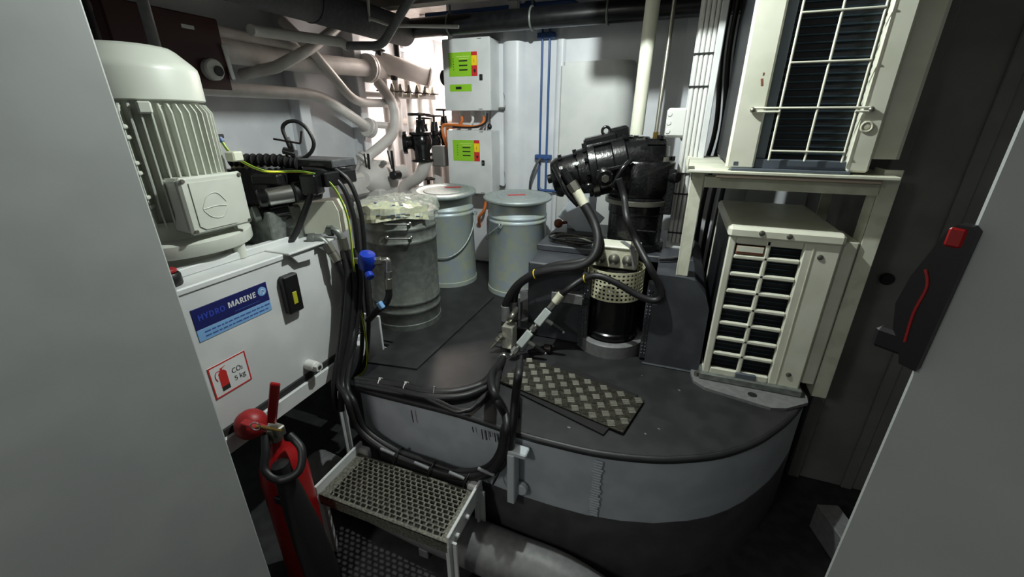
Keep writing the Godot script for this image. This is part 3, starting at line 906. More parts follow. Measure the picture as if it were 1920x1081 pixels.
func drums() -> void:
	var h := 0.548
	# front drum, dull, straight ribs, with plastic wrap over it
	var f := thing("metal_drum", "dull grey metal drum with plastic sheet over its top", "drum", Vector3.ZERO, "metal drums on the deck")
	drum_body(f, M.zinc_dull, [0.09, 0.135, 0.43, 0.49], h, 0.16, 0.168)
	drum_lid(f, M.zinc_dull, h, 0.166)
	for yy in [0.46, 0.522]:
		var hd := mb()
		var c := Vector3(0.166, 0, 0)
		hd.tube(elbows([Vector3(0.166, yy, -0.05), Vector3(0.19, yy, -0.05), Vector3(0.19, yy + 0.006, 0.05), Vector3(0.166, yy + 0.006, 0.05)], 0.01), 0.004, 8)
		hd.ball(Vector3(0.168, yy, -0.05), 0.009).ball(Vector3(0.168, yy + 0.006, 0.05), 0.009)
		var o := part(f, "side_handle", hd, M.steel)
		o.rotation.y = -0.98
	f.position = Vector3(-1.185, 0.558, -1.61)
	# plastic sheet
	var top := Vector3(-1.185, 0.558 + h + 0.012, -1.61)
	var w := thing("plastic_sheet", "crumpled clear plastic sheet draped over the front drum", "sheet", top)
	var fn := FastNoiseLite.new()
	fn.seed = 5
	fn.frequency = 9.0
	var clear := mb()
	var printed := mb()
	var rn := 12
	var sn := 56
	var grid := []
	for i in rn + 1:
		var row := []
		for j in sn:
			var an := TAU * j / sn
			var k := float(i) / rn
			var flare := 0.006 * sin(an * 5 + 1.0) + 0.004 * sin(an * 13)
			var rr := minf(k / 0.76, 1.0) * 0.186 + flare * k
			var p := Vector3(cos(an) * rr, 0, sin(an) * rr)
			var y := 0.014 + 0.018 * absf(fn.get_noise_2d(p.x * 3.0, p.z * 3.0)) + 0.016 * maxf(0.0, fn.get_noise_2d(p.x * 1.5 + 7, p.z * 1.5)) + 0.03 * (1.0 - k * k)
			if k > 0.76:
				y = 0.014 - (k - 0.76) * (0.17 + 0.05 * sin(an * 3 + 2.0))
				p *= 1.0 + 0.1 * fn.get_noise_2d(an * 2.0, k * 2.0)
			row.append(top + p + Vector3(0, y, 0))
		grid.append(row)
	for i in rn:
		for j in sn:
			var j1 := (j + 1) % sn
			var a: Vector3 = grid[i][j]
			var b: Vector3 = grid[i][j1]
			var c: Vector3 = grid[i + 1][j1]
			var d: Vector3 = grid[i + 1][j]
			var nn := (c - a).cross(d - b).normalized()
			if nn.y < 0: nn = -nn
			var lx: float = ((a + c) * 0.5 - top).x
			var lz: float = ((a + c) * 0.5 - top).z
			# the printed strip of the sheet hangs over the side facing the door
			var toward := lx * 0.35 + lz * 0.93
			var is_print: bool = toward > 0.1 + 0.06 * fn.get_noise_2d(lx * 4, lz * 4)
			var g := printed if is_print else clear
			if i == 0:
				g.tri(a, c, d, nn, nn, nn)
			else:
				g.quad(a, b, c, d, nn)
	part(w, "clear_film", clear, M.wrap)
	var pf := part(w, "printed_film", printed, M.wrap_print)
	var rng := RandomNumberGenerator.new()
	rng.seed = 9
	var mk := mb()
	for k in 46:
		var i := rng.randi_range(7, 11)
		var j := rng.randi_range(0, sn - 1)
		var p: Vector3 = grid[i][j]
		var l := p - top
		if l.x * 0.35 + l.z * 0.93 > 0.11:
			var e: Vector3 = grid[i][(j + 1) % sn]
			mk.bar(p + Vector3(0, 0.002, 0), p.lerp(e, 0.8) + Vector3(0, 0.002, 0), 0.007, 0.0015)
	part(pf, "blue_print", mk, M.print_blue).set_meta("kind", "stuff")
	var tg := thing("red_tag", "red tag with wire ring lying under the plastic sheet", "tag", top)
	part(tg, "strip", mb().box(top + Vector3(-0.02, 0.004, -0.01), Vector3(0.12, 0.004, 0.02), 0.001, Basis(Vector3.UP, -0.2)), M.red)
	part(tg, "wire_ring", mb().tube(curve([top + Vector3(0.0, 0.005, 0.02), top + Vector3(0.01, 0.03, 0.0), top + Vector3(0.035, 0.032, -0.02), top + Vector3(0.05, 0.005, -0.03)]), 0.003, 6), M.steel)

	# two bright buckets behind
	var b1 := bright_drum("bright zinc drum with lid and bail handle standing furthest back", Vector3(-1.275, 0.55, -2.2), 1.937, true, h)
	var b2 := bright_drum("bright zinc drum with lid and bail handle nearest the black gear", Vector3(-0.815, 0.55, -2.21), -0.205, false, h - 0.01)
	b1.set_meta("group", "metal drums on the deck")
	b2.set_meta("group", "metal drums on the deck")

func bright_drum(label: String, at: Vector3, face: float, left: bool, h: float) -> Node3D:
	var t := thing("metal_drum", label, "drum")
	drum_body(t, M.zinc_patchy, [h - 0.115, h - 0.09], h, 0.172, 0.161)
	var lid := drum_lid(t, M.zinc, h + 0.006, 0.178)
	# the lids sit a little askew
	lid.transform = Transform3D(Basis(Vector3(0.934, 0, -0.358), deg_to_rad(3.5 if left else 2.0)), Vector3(0, (h + 0.004) * (1.0 - cos(0.06)), 0))
	part(lid, "red_sticker", mb().box(Vector3(-0.01, h + 0.0168, -0.01) if not left else Vector3(0.02, h + 0.0168, -0.08), Vector3(0.1, 0.0016, 0.026), 0.0005, Basis(Vector3.UP, 0.5)), M.label_red)
	# two ears and the swung bail
	var d := Vector3(0, 0, 1).rotated(Vector3.UP, face)
	for s in [-1.0, 1.0]:
		part(t, "ear", mb().ring(d * s * 0.174 + Vector3(0, h - 0.125, 0), d.cross(Vector3.UP), 0.013, 0.0045, 16, 8).cyl(d * s * 0.158 + Vector3(0, h - 0.125, 0), d * s * 0.172 + Vector3(0, h - 0.125, 0), 0.012, 10), M.zinc)
	var e := d.cross(Vector3.UP)
	var pts := []
	for k in 13:
		var an := PI * k / 12
		pts.append(d * cos(an) * 0.178 + e * sin(an) * 0.184 + Vector3(0, h - 0.125 - sin(an) * (0.23 if left else 0.13), 0))
	part(t, "bail_handle", mb().tube(curve(pts, 3), 0.0045, 8), M.zinc)
	t.position = at
	return t

func pedestal() -> void:
	var t := thing("gear_pedestal", "dark grey welded pedestal under the black steering motor", "pedestal", Vector3(-0.2, 0.55, -1.9))
	part(t, "side_block", mb().slab(-0.56, 0.55, -2.3, -0.312, 0.915, -1.66, 0.006), M.pedestal_grey)
	# right block with a clipped corner
	part(t, "side_block", mb().prism([Vector2(-0.02, 0.55), Vector2(0.19, 0.55), Vector2(0.185, 0.83), Vector2(0.165, 0.885), Vector2(0.12, 0.938), Vector2(0.08, 0.946), Vector2(-0.02, 0.946)], Vector3(0, 0, -2.3), Vector3.RIGHT, Vector3.UP, 0.7), M.pedestal_grey)
	part(t, "top_plate", mb().slab(-0.58, 0.915, -2.35, 0.12, 0.945, -1.84, 0.004), M.pedestal_grey)
	part(t, "back_plate", mb().slab(-0.312, 0.55, -2.3, -0.02, 0.915, -2.26, 0.003), M.pedestal_grey)
	# toothed cheek plates either side of the recess
	for s in 2:
		var x: float = [-0.312, -0.045][s]
		var b := mb()
		b.slab(x, 0.56, -1.66, x + 0.04, 0.90, -1.618, 0.003)
		for k in 18:
			for j in 3:
				b.box(Vector3(x + 0.008 + j * 0.012, 0.585 + k * 0.0165, -1.616), Vector3(0.008, 0.01, 0.006), 0.002)
		part(t, "cheek_plate", b, M.pedestal_grey)
	part(t, "cable_tray", mb().slab(-0.42, 0.79, -1.64, -0.29, 0.812, -1.56, 0.002).slab(-0.42, 0.79, -1.562, -0.29, 0.83, -1.556, 0.001), M.pipe_grey)
	part(t, "saddle", mb().lathe([Vector2(0, 0.55), Vector2(0.145, 0.55), Vector2(0.145, 0.605), Vector2(0.138, 0.61), Vector2(0.118, 0.612), Vector2(0.118, 0.6), Vector2(0, 0.6)], Vector3(-0.185, 0, -1.72), Vector3.UP, 40), M.pipe_grey)
	part(t, "fillet_weld", mb().bar(Vector3(-0.03, 0.553, -1.595), Vector3(0.19, 0.553, -1.595), 0.012, 0.008, Vector3.UP, 0.003), M.pedestal_grey)
	# brake / filter cylinder with perforated guard
	var f := thing("shaft_coupling", "black shaft coupling inside a perforated cream guard", "coupling", Vector3(-0.185, 0.6, -1.72))
	part(f, "drum", mb().lathe([Vector2(0, 0.6), Vector2(0.112, 0.6), Vector2(0.112, 0.64), Vector2(0.105, 0.645), Vector2(0.105, 0.80), Vector2(0.11, 0.805), Vector2(0.11, 0.83), Vector2(0.09, 0.84), Vector2(0.09, 0.895), Vector2(0, 0.895)], Vector3(-0.185, 0, -1.72), Vector3.UP, 40), M.black_gloss)
	# guard: sheet with square holes, made of crossing strips
	var g := mb()
	var R := 0.117
	var c := Vector3(-0.185, 0, -1.72)
	var ncol := 40
	for k in ncol:
		var an := TAU * k / ncol
		var d := Vector3(cos(an), 0, sin(an))
		g.box(c + d * R + Vector3(0, 0.865, 0), Vector3(0.0015, 0.125, 0.0088), 0.0, Basis(Vector3.UP, -an))
	for r in 8:
		var y := 0.805 + r * 0.0171
		for k in ncol:
			var an := TAU * (k + 0.5) / ncol
			var d := Vector3(cos(an), 0, sin(an))
			g.box(c + d * R + Vector3(0, y, 0), Vector3(0.0014, 0.0085, 0.0196), 0.0, Basis(Vector3.UP, -an))
	part(f, "perforated_guard", g, M.guard_cream)
	# cream terminal block with three round plugs
	var k0 := Vector3(-0.2, 0.9, -1.79)
	var jb := thing("plug_block", "cream block with three round plugs above the perforated guard", "terminal block", k0)
	part(jb, "body", mb().box(k0 + Vector3(0, 0.045, -0.0), Vector3(0.19, 0.09, 0.09), 0.006, Basis(Vector3.UP, 0.0)), M.cream_dirty)
	part(jb, "lid", mb().box(k0 + Vector3(0, 0.094, -0.005), Vector3(0.2, 0.01, 0.11), 0.003), M.cream)
	for k in 3:
		var p := k0 + Vector3(-0.058 + k * 0.058, 0.043, 0.044)
		part(jb, "plug", mb().lathe([Vector2(0, 0), Vector2(0.024, 0), Vector2(0.024, 0.01), Vector2(0.016, 0.013), Vector2(0.015, 0.02), Vector2(0.008, 0.024), Vector2(0, 0.025)], p, Vector3.BACK, 18), M.steel_dull)
	part(jb, "strap", mb().bar(k0 + Vector3(0.02, 0.102, -0.03), k0 + Vector3(0.07, 0.103, 0.055), 0.02, 0.004), M.pipe_grey)
	part(jb, "strap_leg", mb().bar(k0 + Vector3(0.07, 0.103, 0.055), k0 + Vector3(0.09, 0.02, 0.06), 0.02, 0.004, Vector3.BACK), M.pipe_grey)

func steering_motor() -> void:
	var c := Vector3(-0.15, 0.945, -1.98)
	var t := thing("steering_gear_motor", "black oily steering gear motor with ribbed horizontal drive", "motor", c)
	part(t, "column", mb().lathe([Vector2(0, 0), Vector2(0.135, 0), Vector2(0.135, 0.03), Vector2(0.12, 0.035), Vector2(0.12, 0.16), Vector2(0.125, 0.165), Vector2(0.125, 0.2), Vector2(0.138, 0.205), Vector2(0.138, 0.235), Vector2(0.13, 0.24), Vector2(0.142, 0.262), Vector2(0.142, 0.38), Vector2(0.135, 0.39), Vector2(0.115, 0.395), Vector2(0.11, 0.45), Vector2(0, 0.45)], c, Vector3.UP, 40), M.oily_black)
	part(t, "clamp_band", mb().lathe([Vector2(0.136, 0.205), Vector2(0.143, 0.207), Vector2(0.143, 0.226), Vector2(0.136, 0.228)], c, Vector3.UP, 40), M.steel_dull)
	for k in 10:
		var an := TAU * k / 10
		var p := c + Vector3(cos(an) * 0.126, 0.39, sin(an) * 0.126)
		part(t, "bolt", mb().hexa(p, p + Vector3(0, 0.016, 0), 0.012), M.steel_dull if k % 3 == 1 else M.oily_black)
	part(t, "top_cap", mb().box(c + Vector3(0.02, 0.462, 0.0), Vector3(0.13, 0.03, 0.12), 0.008, Basis(Vector3.UP, 0.3)).cyl(c + Vector3(-0.02, 0.44, 0.02), c + Vector3(-0.02, 0.485, 0.02), 0.045, 16, 0.004), M.oily_black)
	for p in [Vector3(0.07, 0.475, 0.04), Vector3(-0.03, 0.475, 0.05), Vector3(0.06, 0.475, -0.04)]:
		part(t, "bolt", mb().hexa(c + p, c + p + Vector3(0, 0.014, 0), 0.011), M.oily_black)
	part(t, "side_port", mb().cyl(c + Vector3(0.12, 0.32, 0.05), c + Vector3(0.16, 0.33, 0.08), 0.022, 14, 0.003), M.oily_black)
	# horizontal planetary drive pointing to the left
	var a := c + Vector3(0.0, 0.395, 0.03)
	var b: Vector3 = Vector3(-0.521, 1.251, -1.860)
	var ax := (b - a).normalized()
	var l := a.distance_to(b)
	part(t, "drive_housing", mb().lathe([Vector2(0, -0.02), Vector2(0.09, -0.02), Vector2(0.095, 0.06), Vector2(0.118, 0.07), Vector2(0.118, 0.12), Vector2(0.108, 0.125), Vector2(0.108, 0.19), Vector2(0.122, 0.195), Vector2(0.122, 0.222), Vector2(0.1, 0.228), Vector2(0.095, 0.27), Vector2(0.085, 0.275), Vector2(0.083, l - 0.03), Vector2(0.07, l - 0.005), Vector2(0.045, l), Vector2(0, l)], a, ax, 40), M.oily_black)
	var u := ax.cross(Vector3.UP).normalized()
	var w := u.cross(ax).normalized()
	for k in 12:
		var an := TAU * k / 12
		var d := u * cos(an) + w * sin(an)
		part(t, "bolt", mb().hexa(a + d * 0.106 + ax * 0.222, a + d * 0.106 + ax * 0.24, 0.0105), M.oily_black)
		if k % 2 == 0:
			part(t, "rib", mb().bar(a + d * 0.112 + ax * 0.07, a + d * 0.112 + ax * 0.2, 0.014, 0.022, d, 0.003), M.oily_black)
	part(t, "valve_block", mb().box(a + ax * 0.16 + w * 0.11, Vector3(0.11, 0.05, 0.14), 0.01, Basis(u, w, -ax)).box(a + ax * 0.08 + w * 0.12, Vector3(0.09, 0.06, 0.08), 0.01, Basis(u, w, -ax)), M.oily_black)
	var toward := -u if u.z < 0 else u
	part(t, "side_boss", mb().cyl(a + ax * 0.17 + toward * 0.09 - w * 0.02, a + ax * 0.17 + toward * 0.14 - w * 0.03, 0.035, 18, 0.005).cyl(a + ax * 0.24 + toward * 0.08 - w * 0.055, a + ax * 0.24 + toward * 0.115 - w * 0.06, 0.02, 14, 0.004), M.oily_black)
	part(t, "boss_plug", mb().hexa(a + ax * 0.17 + toward * 0.14 - w * 0.03, a + ax * 0.17 + toward * 0.15 - w * 0.032, 0.016), M.steel_dull)
	part(t, "end_plug", mb().cyl(b, b + ax * 0.02, 0.02, 14, 0.003).cyl(b + w * -0.06 - ax * 0.03, b + w * -0.085 - ax * 0.02, 0.018, 12, 0.003), M.oily_black)
	for k in 5:
		var an := 0.5 + k * 0.55
		var dd := toward * cos(an) + w * sin(an)
		part(t, "cover_bolt", mb().hexa(a + ax * 0.275 + dd * 0.084, a + ax * 0.275 + dd * 0.1, 0.009).hexa(a + ax * (l - 0.05) + dd * 0.08, a + ax * (l - 0.05) + dd * 0.092, 0.009), M.oily_black)
	part(t, "pipe_link", mb().tube(curve([a + ax * 0.05 + toward * 0.11 + w * 0.02, a + ax * 0.1 + toward * 0.14 - w * 0.01, a + ax * 0.14 + toward * 0.13 - w * 0.07, a + ax * 0.12 + toward * 0.09 - w * 0.1]), 0.01, 10), M.oily_black)
	part(t, "lifting_lug", mb().ring(a + ax * 0.13 + w * 0.145, u, 0.016, 0.006, 16, 8), M.oily_black)
	part(t, "column_fin", mb().slab(c.x + 0.1, c.y + 0.17, c.z + 0.06, c.x + 0.15, c.y + 0.36, c.z + 0.075, 0.003).slab(c.x + 0.02, c.y + 0.1, c.z + 0.11, c.x + 0.1, c.y + 0.106, c.z + 0.128, 0.001), M.oily_black)
	# hose end fittings on the drive
	var f1: Array = [Vector3(-0.440, 1.305, -1.730), Vector3(-0.390, 1.239, -1.730), Vector3(-0.340, 1.167, -1.730)]
	var hf := thing("hose_fitting", "steel hose coupling under the black drive's left end", "fitting", f1[0])
	part(hf, "adaptor", mb().cyl(f1[0], f1[1], 0.017, 14, 0.003), M.oily_black)
	part(hf, "nut", mb().hexa(f1[0].lerp(f1[1], 0.75), f1[1].lerp(f1[2], 0.2), 0.024), M.steel_dull)
	part(hf, "ferrule", mb().cyl(f1[1].lerp(f1[2], 0.2), f1[2], 0.021, 16, 0.003), M.cream_dirty)
	part(t, "elbow_adaptor", mb().tube(curve([Vector3(-0.494, 1.309, -1.800), Vector3(-0.451, 1.266, -1.750), Vector3(-0.413, 1.209, -1.740), Vector3(-0.365, 1.163, -1.740)]), 0.014, 12), M.oily_black)
	# white column pipe and thin stainless pipe above the motor
	single("white_pipe", "thick white vertical pipe rising from the steering motor to the ceiling", "pipe", mb().cyl(Vector3(-0.2, 1.43, -2.14), Vector3(-0.185, 2.16, -2.14), 0.03, 24), M.cream, Vector3(-0.2, 1.43, -2.14))
	var th := thing("thin_pipe", "thin grey vertical pipe beside the thick white pipe", "pipe", Vector3(-0.11, 1.42, -2.08))
	part(th, "tube", mb().cyl(Vector3(-0.11, 1.42, -2.08), Vector3(-0.1, 2.16, -2.14), 0.009, 12), M.steel_dull)
	part(th, "brass_nut", mb().hexa(Vector3(-0.11, 1.42, -2.08), Vector3(-0.11, 1.445, -2.08), 0.013), M.brass)

func air_conditioners() -> void:
	# ---- lower unit: its end with the intake grille faces the door
	var x0 := 0.198
	var x1 := 0.522
	var zf := -1.555
	var zb := -2.07
	var y0 := 0.585
	var y1 := 1.165
	var t := thing("lower_outdoor_unit", "cream air conditioner unit with grid of slots standing on the deck", "air conditioner", Vector3(0.36, 0.55, -1.8))
	var shell := mb()
	shell.slab(x0, y0, zb, x1, y0 + 0.012, zf - 0.02, 0.002)
	shell.slab(x0, y0, zb, x1, y1 - 0.03, zb + 0.01, 0.002)
	shell.slab(x1 - 0.008, y0, zb, x1, y1 - 0.03, zf - 0.01, 0.002)
	part(t, "cabinet", shell, M.cream)
	part(t, "side_coil", mb().slab(x0 + 0.004, y0 + 0.01, zb + 0.01, x0 + 0.014, y1 - 0.04, zf - 0.02, 0.002), M.coil_dark)
	part(t, "top_cover", mb().slab(x0 - 0.006, y1 - 0.04, zb - 0.006, x1 + 0.004, y1, zf + 0.008, 0.01), M.cream)
	# grille opening x 0.215..0.43
	var gx0 := 0.222
	var gx1 := 0.42
	part(t, "left_post", mb().slab(x0, y0, zf - 0.02, gx0, y1 - 0.035, zf, 0.004), M.cream)
	part(t, "right_post", mb().slab(gx1, y0, zf - 0.02, x1, y1 - 0.035, zf, 0.005), M.cream)
	part(t, "seam", mb().slab(0.446, y0 + 0.01, zf - 0.004, 0.449, y1 - 0.05, zf + 0.002), M.cream_dirty)
	part(t, "middle_post", mb().slab(0.3125, y0, zf - 0.016, 0.3275, y1 - 0.04, zf, 0.004), M.cream)
	var yb := y0 + 0.028
	var yt := y1 - 0.06
	part(t, "slat", mb().slab(gx0, y0, zf - 0.016, gx1, yb, zf, 0.004), M.cream)
	part(t, "slat", mb().slab(gx0, yt, zf - 0.016, gx1, y1 - 0.035, zf, 0.004), M.cream)
	var hgt := (yt - yb - 0.045) / 7.0
	for k in range(1, 8):
		var y := yb + k * hgt
		part(t, "slat", mb().slab(gx0, y - 0.0075, zf - 0.015, gx1, y + 0.0075, zf, 0.004), M.cream)
	part(t, "rating_plate", mb().slab(gx0 + 0.004, yt - 0.034, zf - 0.004, 0.31, yt - 0.004, zf - 0.001, 0.001), M.brown_rust)
	part(t, "rating_label", mb().slab(gx0 + 0.006, yt - 0.026, zf - 0.002, 0.308, yt - 0.006, zf + 0.0005, 0.0004), M.cream)
	part(t, "coil", mb().slab(gx0 - 0.01, y0 + 0.012, zf - 0.06, gx1 + 0.01, y1 - 0.04, zf - 0.045), M.coil_dark)
	for k in 30:
		var y := y0 + 0.03 + k * 0.0175
		part(t, "coil_tube", mb().cyl(Vector3(gx0 - 0.01, y, zf - 0.044), Vector3(gx1 + 0.01, y, zf - 0.044), 0.0028, 6), M.coil_edge)
	# bulged service panel on the right side
	part(t, "service_panel", mb().prism([Vector2(x1, zf - 0.03), Vector2(x1 + 0.012, zf - 0.022), Vector2(x1 + 0.044, zf - 0.022), Vector2(x1 + 0.05, zf - 0.03), Vector2(x1 + 0.05, zf - 0.2), Vector2(x1, zf - 0.2)], Vector3(0, y0 + 0.02, 0), Vector3.RIGHT, Vector3.BACK, -0.53, 30), M.cream)
	for p in [Vector2(0.47, 1.085), Vector2(0.478, 0.64), Vector2(0.37, 1.146), Vector2(0.29, 1.15)]:
		part(t, "screw", mb().lathe([Vector2(0, 0), Vector2(0.009, 0), Vector2(0.009, 0.002), Vector2(0.005, 0.004), Vector2(0, 0.004)], Vector3(p.x, p.y, zf + (0.008 if p.y > 1.13 else 0.0)), Vector3.BACK, 14), M.steel_dull)
	part(t, "base_tray", mb().prism([Vector2(0.16, -1.58), Vector2(0.17, -1.52), Vector2(0.21, -1.485), Vector2(0.42, -1.44), Vector2(0.47, -1.455), Vector2(0.55, -1.52), Vector2(0.555, -1.56), Vector2(0.52, -2.05), Vector2(0.2, -2.05)], Vector3(0, 0.5495, 0), Vector3.RIGHT, Vector3.BACK, -0.012), M.pipe_grey)
	part(t, "foot_rail", mb().slab(x0 - 0.01, 0.561, -1.62, x1 + 0.01, 0.59, -1.54, 0.004), M.zinc_dull)
	part(t, "foot_rail", mb().slab(x0 - 0.01, 0.561, -2.05, x1 + 0.01, 0.59, -1.97, 0.004), M.zinc_dull)
	part(t, "foot_bolt", mb().hexa(Vector3(0.18, 0.561, -1.56), Vector3(0.18, 0.578, -1.56), 0.01).hexa(Vector3(0.53, 0.561, -1.56), Vector3(0.53, 0.578, -1.56), 0.01), M.steel_dull)
	part(t, "drain_hole", mb().cyl(Vector3(0.37, 0.5605, -1.5), Vector3(0.37, 0.5618, -1.5), 0.016, 16), M.black_matt)
	part(t, "foot_clip", mb().slab(0.31, 0.588, zf - 0.01, 0.38, 0.612, zf + 0.006, 0.003), M.coil_frame)
	# ---- frame with the upper shelf
	var f := thing("unit_rack", "cream angle iron rack holding the upper air conditioner", "rack", Vector3(0.33, 0.55, -1.8))
	part(f, "leg", mb().slab(0.05, 0.946, -1.625, 0.092, 1.335, -1.62, 0.002).slab(0.05, 0.946, -1.66, 0.056, 1.335, -1.62, 0.001), M.frame_cream)
	part(f, "leg", mb().slab(0.575, 0.552, -1.585, 0.58, 1.36, -1.66, 0.001).slab(0.575, 0.552, -1.59, 0.622, 1.36, -1.584, 0.002), M.frame_cream)
	part(f, "leg", mb().slab(0.05, 0.946, -2.12, 0.09, 1.335, -2.114, 0.002), M.frame_cream)
	part(f, "leg", mb().slab(0.58, 0.55, -2.12, 0.622, 1.335, -2.114, 0.002), M.frame_cream)
	part(f, "front_rail", mb().slab(0.092, 1.283, -1.59, 0.58, 1.318, -1.584, 0.002).slab(0.092, 1.312, -1.64, 0.58, 1.318, -1.59, 0.001), M.frame_cream)
	part(f, "back_rail", mb().slab(0.05, 1.283, -2.12, 0.62, 1.318, -2.114, 0.002), M.frame_cream)
	part(f, "side_rail", mb().slab(0.05, 1.3, -2.12, 0.056, 1.335, -1.62, 0.001), M.frame_cream)
	part(f, "side_rail", mb().slab(0.616, 1.3, -2.12, 0.622, 1.335, -1.59, 0.001), M.frame_cream)
	part(f, "shelf_tray", mb().slab(0.03, 1.335, -2.14, 0.60, 1.345, -1.53, 0.002).slab(0.03, 1.338, -1.64, 0.034, 1.38, -1.53, 0.001), M.frame_cream)
	part(f, "shelf_lip", mb().slab(0.12, 1.322, -1.54, 0.56, 1.338, -1.532, 0.002), M.lip_shade_rust)
	part(f, "drain_spout", mb().lathe([Vector2(0, -0.07), Vector2(0.004, -0.07), Vector2(0.014, -0.02), Vector2(0.018, 0), Vector2(0, 0)], Vector3(0.48, 1.336, -1.85), Vector3.UP, 14), M.plastic_white)
	# ---- upper unit
	var u := thing("upper_outdoor_unit", "cream air conditioner unit with wire guard on the upper shelf", "air conditioner", Vector3(0.35, 1.345, -1.8))
	var Y0 := 1.352
	var Y1 := 1.95
	var F := -1.55
	part(u, "cabinet", mb().slab(0.155, Y0, -2.07, 0.49, Y1, -2.06, 0.003).slab(0.145, Y1 - 0.01, -2.07, 0.49, Y1, F, 0.003).slab(0.478, Y0, -2.07, 0.49, Y1, F - 0.01, 0.003), M.cream)
	part(u, "side_coil", mb().slab(0.15, Y0 + 0.01, -2.06, 0.16, Y1 - 0.01, F - 0.03, 0.002), M.coil_dark)
	part(u, "left_post", mb().slab(0.145, Y0, F - 0.03, 0.226, Y1, F, 0.006), M.cream)
	part(u, "right_post", mb().slab(0.47, Y0, F - 0.03, 0.525, Y1, F, 0.006), M.cream)
	part(u, "bottom_rail", mb().slab(0.226, Y0, F - 0.035, 0.47, Y0 + 0.03, F - 0.012, 0.003), M.coil_frame)
	part(u, "coil_end_plate", mb().slab(0.226, Y0 + 0.03, F - 0.05, 0.256, Y1, F - 0.028, 0.002), M.coil_frame)
	part(u, "coil", mb().slab(0.226, Y0 + 0.02, F - 0.08, 0.47, Y1, F - 0.06), M.coil_dark)
	for k in 28:
		var y := Y0 + 0.045 + k * 0.0205
		part(u, "coil_tube", mb().cyl(Vector3(0.256, y, F - 0.058), Vector3(0.47, y, F - 0.058), 0.0032, 6), M.coil_edge)
	# wire guard
	for x in [0.262, 0.357, 0.452]:
		part(u, "guard_wire", mb().cyl(Vector3(x, Y0 + 0.028, F + 0.004), Vector3(x, Y1, F + 0.004), 0.0034, 8), M.cream)
	for y in [1.408, 1.527, 1.648, 1.77, 1.89]:
		if absf(y - 1.527) < 0.01:
			part(u, "guard_wire", mb().tube(elbows([Vector3(0.262, y - 0.008, F + 0.008), Vector3(0.19, y - 0.008, F + 0.006), Vector3(0.19, y + 0.002, F + 0.006), Vector3(0.485, y + 0.002, F + 0.006), Vector3(0.485, y - 0.008, F + 0.006), Vector3(0.448, y - 0.008, F + 0.008)], 0.004), 0.0032, 8), M.cream)
			for x in [0.19, 0.485]:
				part(u, "wire_clip", mb().ball(Vector3(x, y - 0.003, F + 0.006), 0.008, 10), M.steel_dull)
		else:
			part(u, "guard_wire", mb().cyl(Vector3(0.262, y, F + 0.007), Vector3(0.452, y, F + 0.007), 0.003, 8), M.cream)
	part(u, "dimple", mb().ring(Vector3(0.488, 1.478, F + 0.001), Vector3.BACK, 0.013, 0.0035, 20, 8).cyl(Vector3(0.488, 1.478, F - 0.001), Vector3(0.488, 1.478, F + 0.003), 0.007, 12), M.cream_dirty)
	part(u, "service_panel", mb().prism([Vector2(0.525, -1.576), Vector2(0.53, -1.571), Vector2(0.588, -1.573), Vector2(0.598, -1.58), Vector2(0.602, -1.6), Vector2(0.602, -2.0), Vector2(0.525, -2.0)], Vector3(0, 1.39, 0), Vector3.RIGHT, Vector3.BACK, -0.56, 30), M.cream)
	part(u, "foot", mb().slab(0.16, 1.345, -1.62, 0.48, 1.354, -1.54, 0.002), M.coil_frame)
	part(u, "foot", mb().slab(0.16, 1.345, -2.04, 0.48, 1.354, -1.96, 0.002), M.coil_frame)
	part(u, "rust_spot", mb().box(Vector3(0.2, 1.6, F), Vector3(0.006, 0.02, 0.0015), 0.0005, Basis(Vector3.BACK, 0.2)).box(Vector3(0.2, 1.622, F), Vector3(0.004, 0.008, 0.0015), 0.0004), M.brown_rust)
	part(u, "code_label", mb().slab(0.166, 1.362, F - 0.001, 0.179, 1.373, F + 0.0008), M.coil_frame)

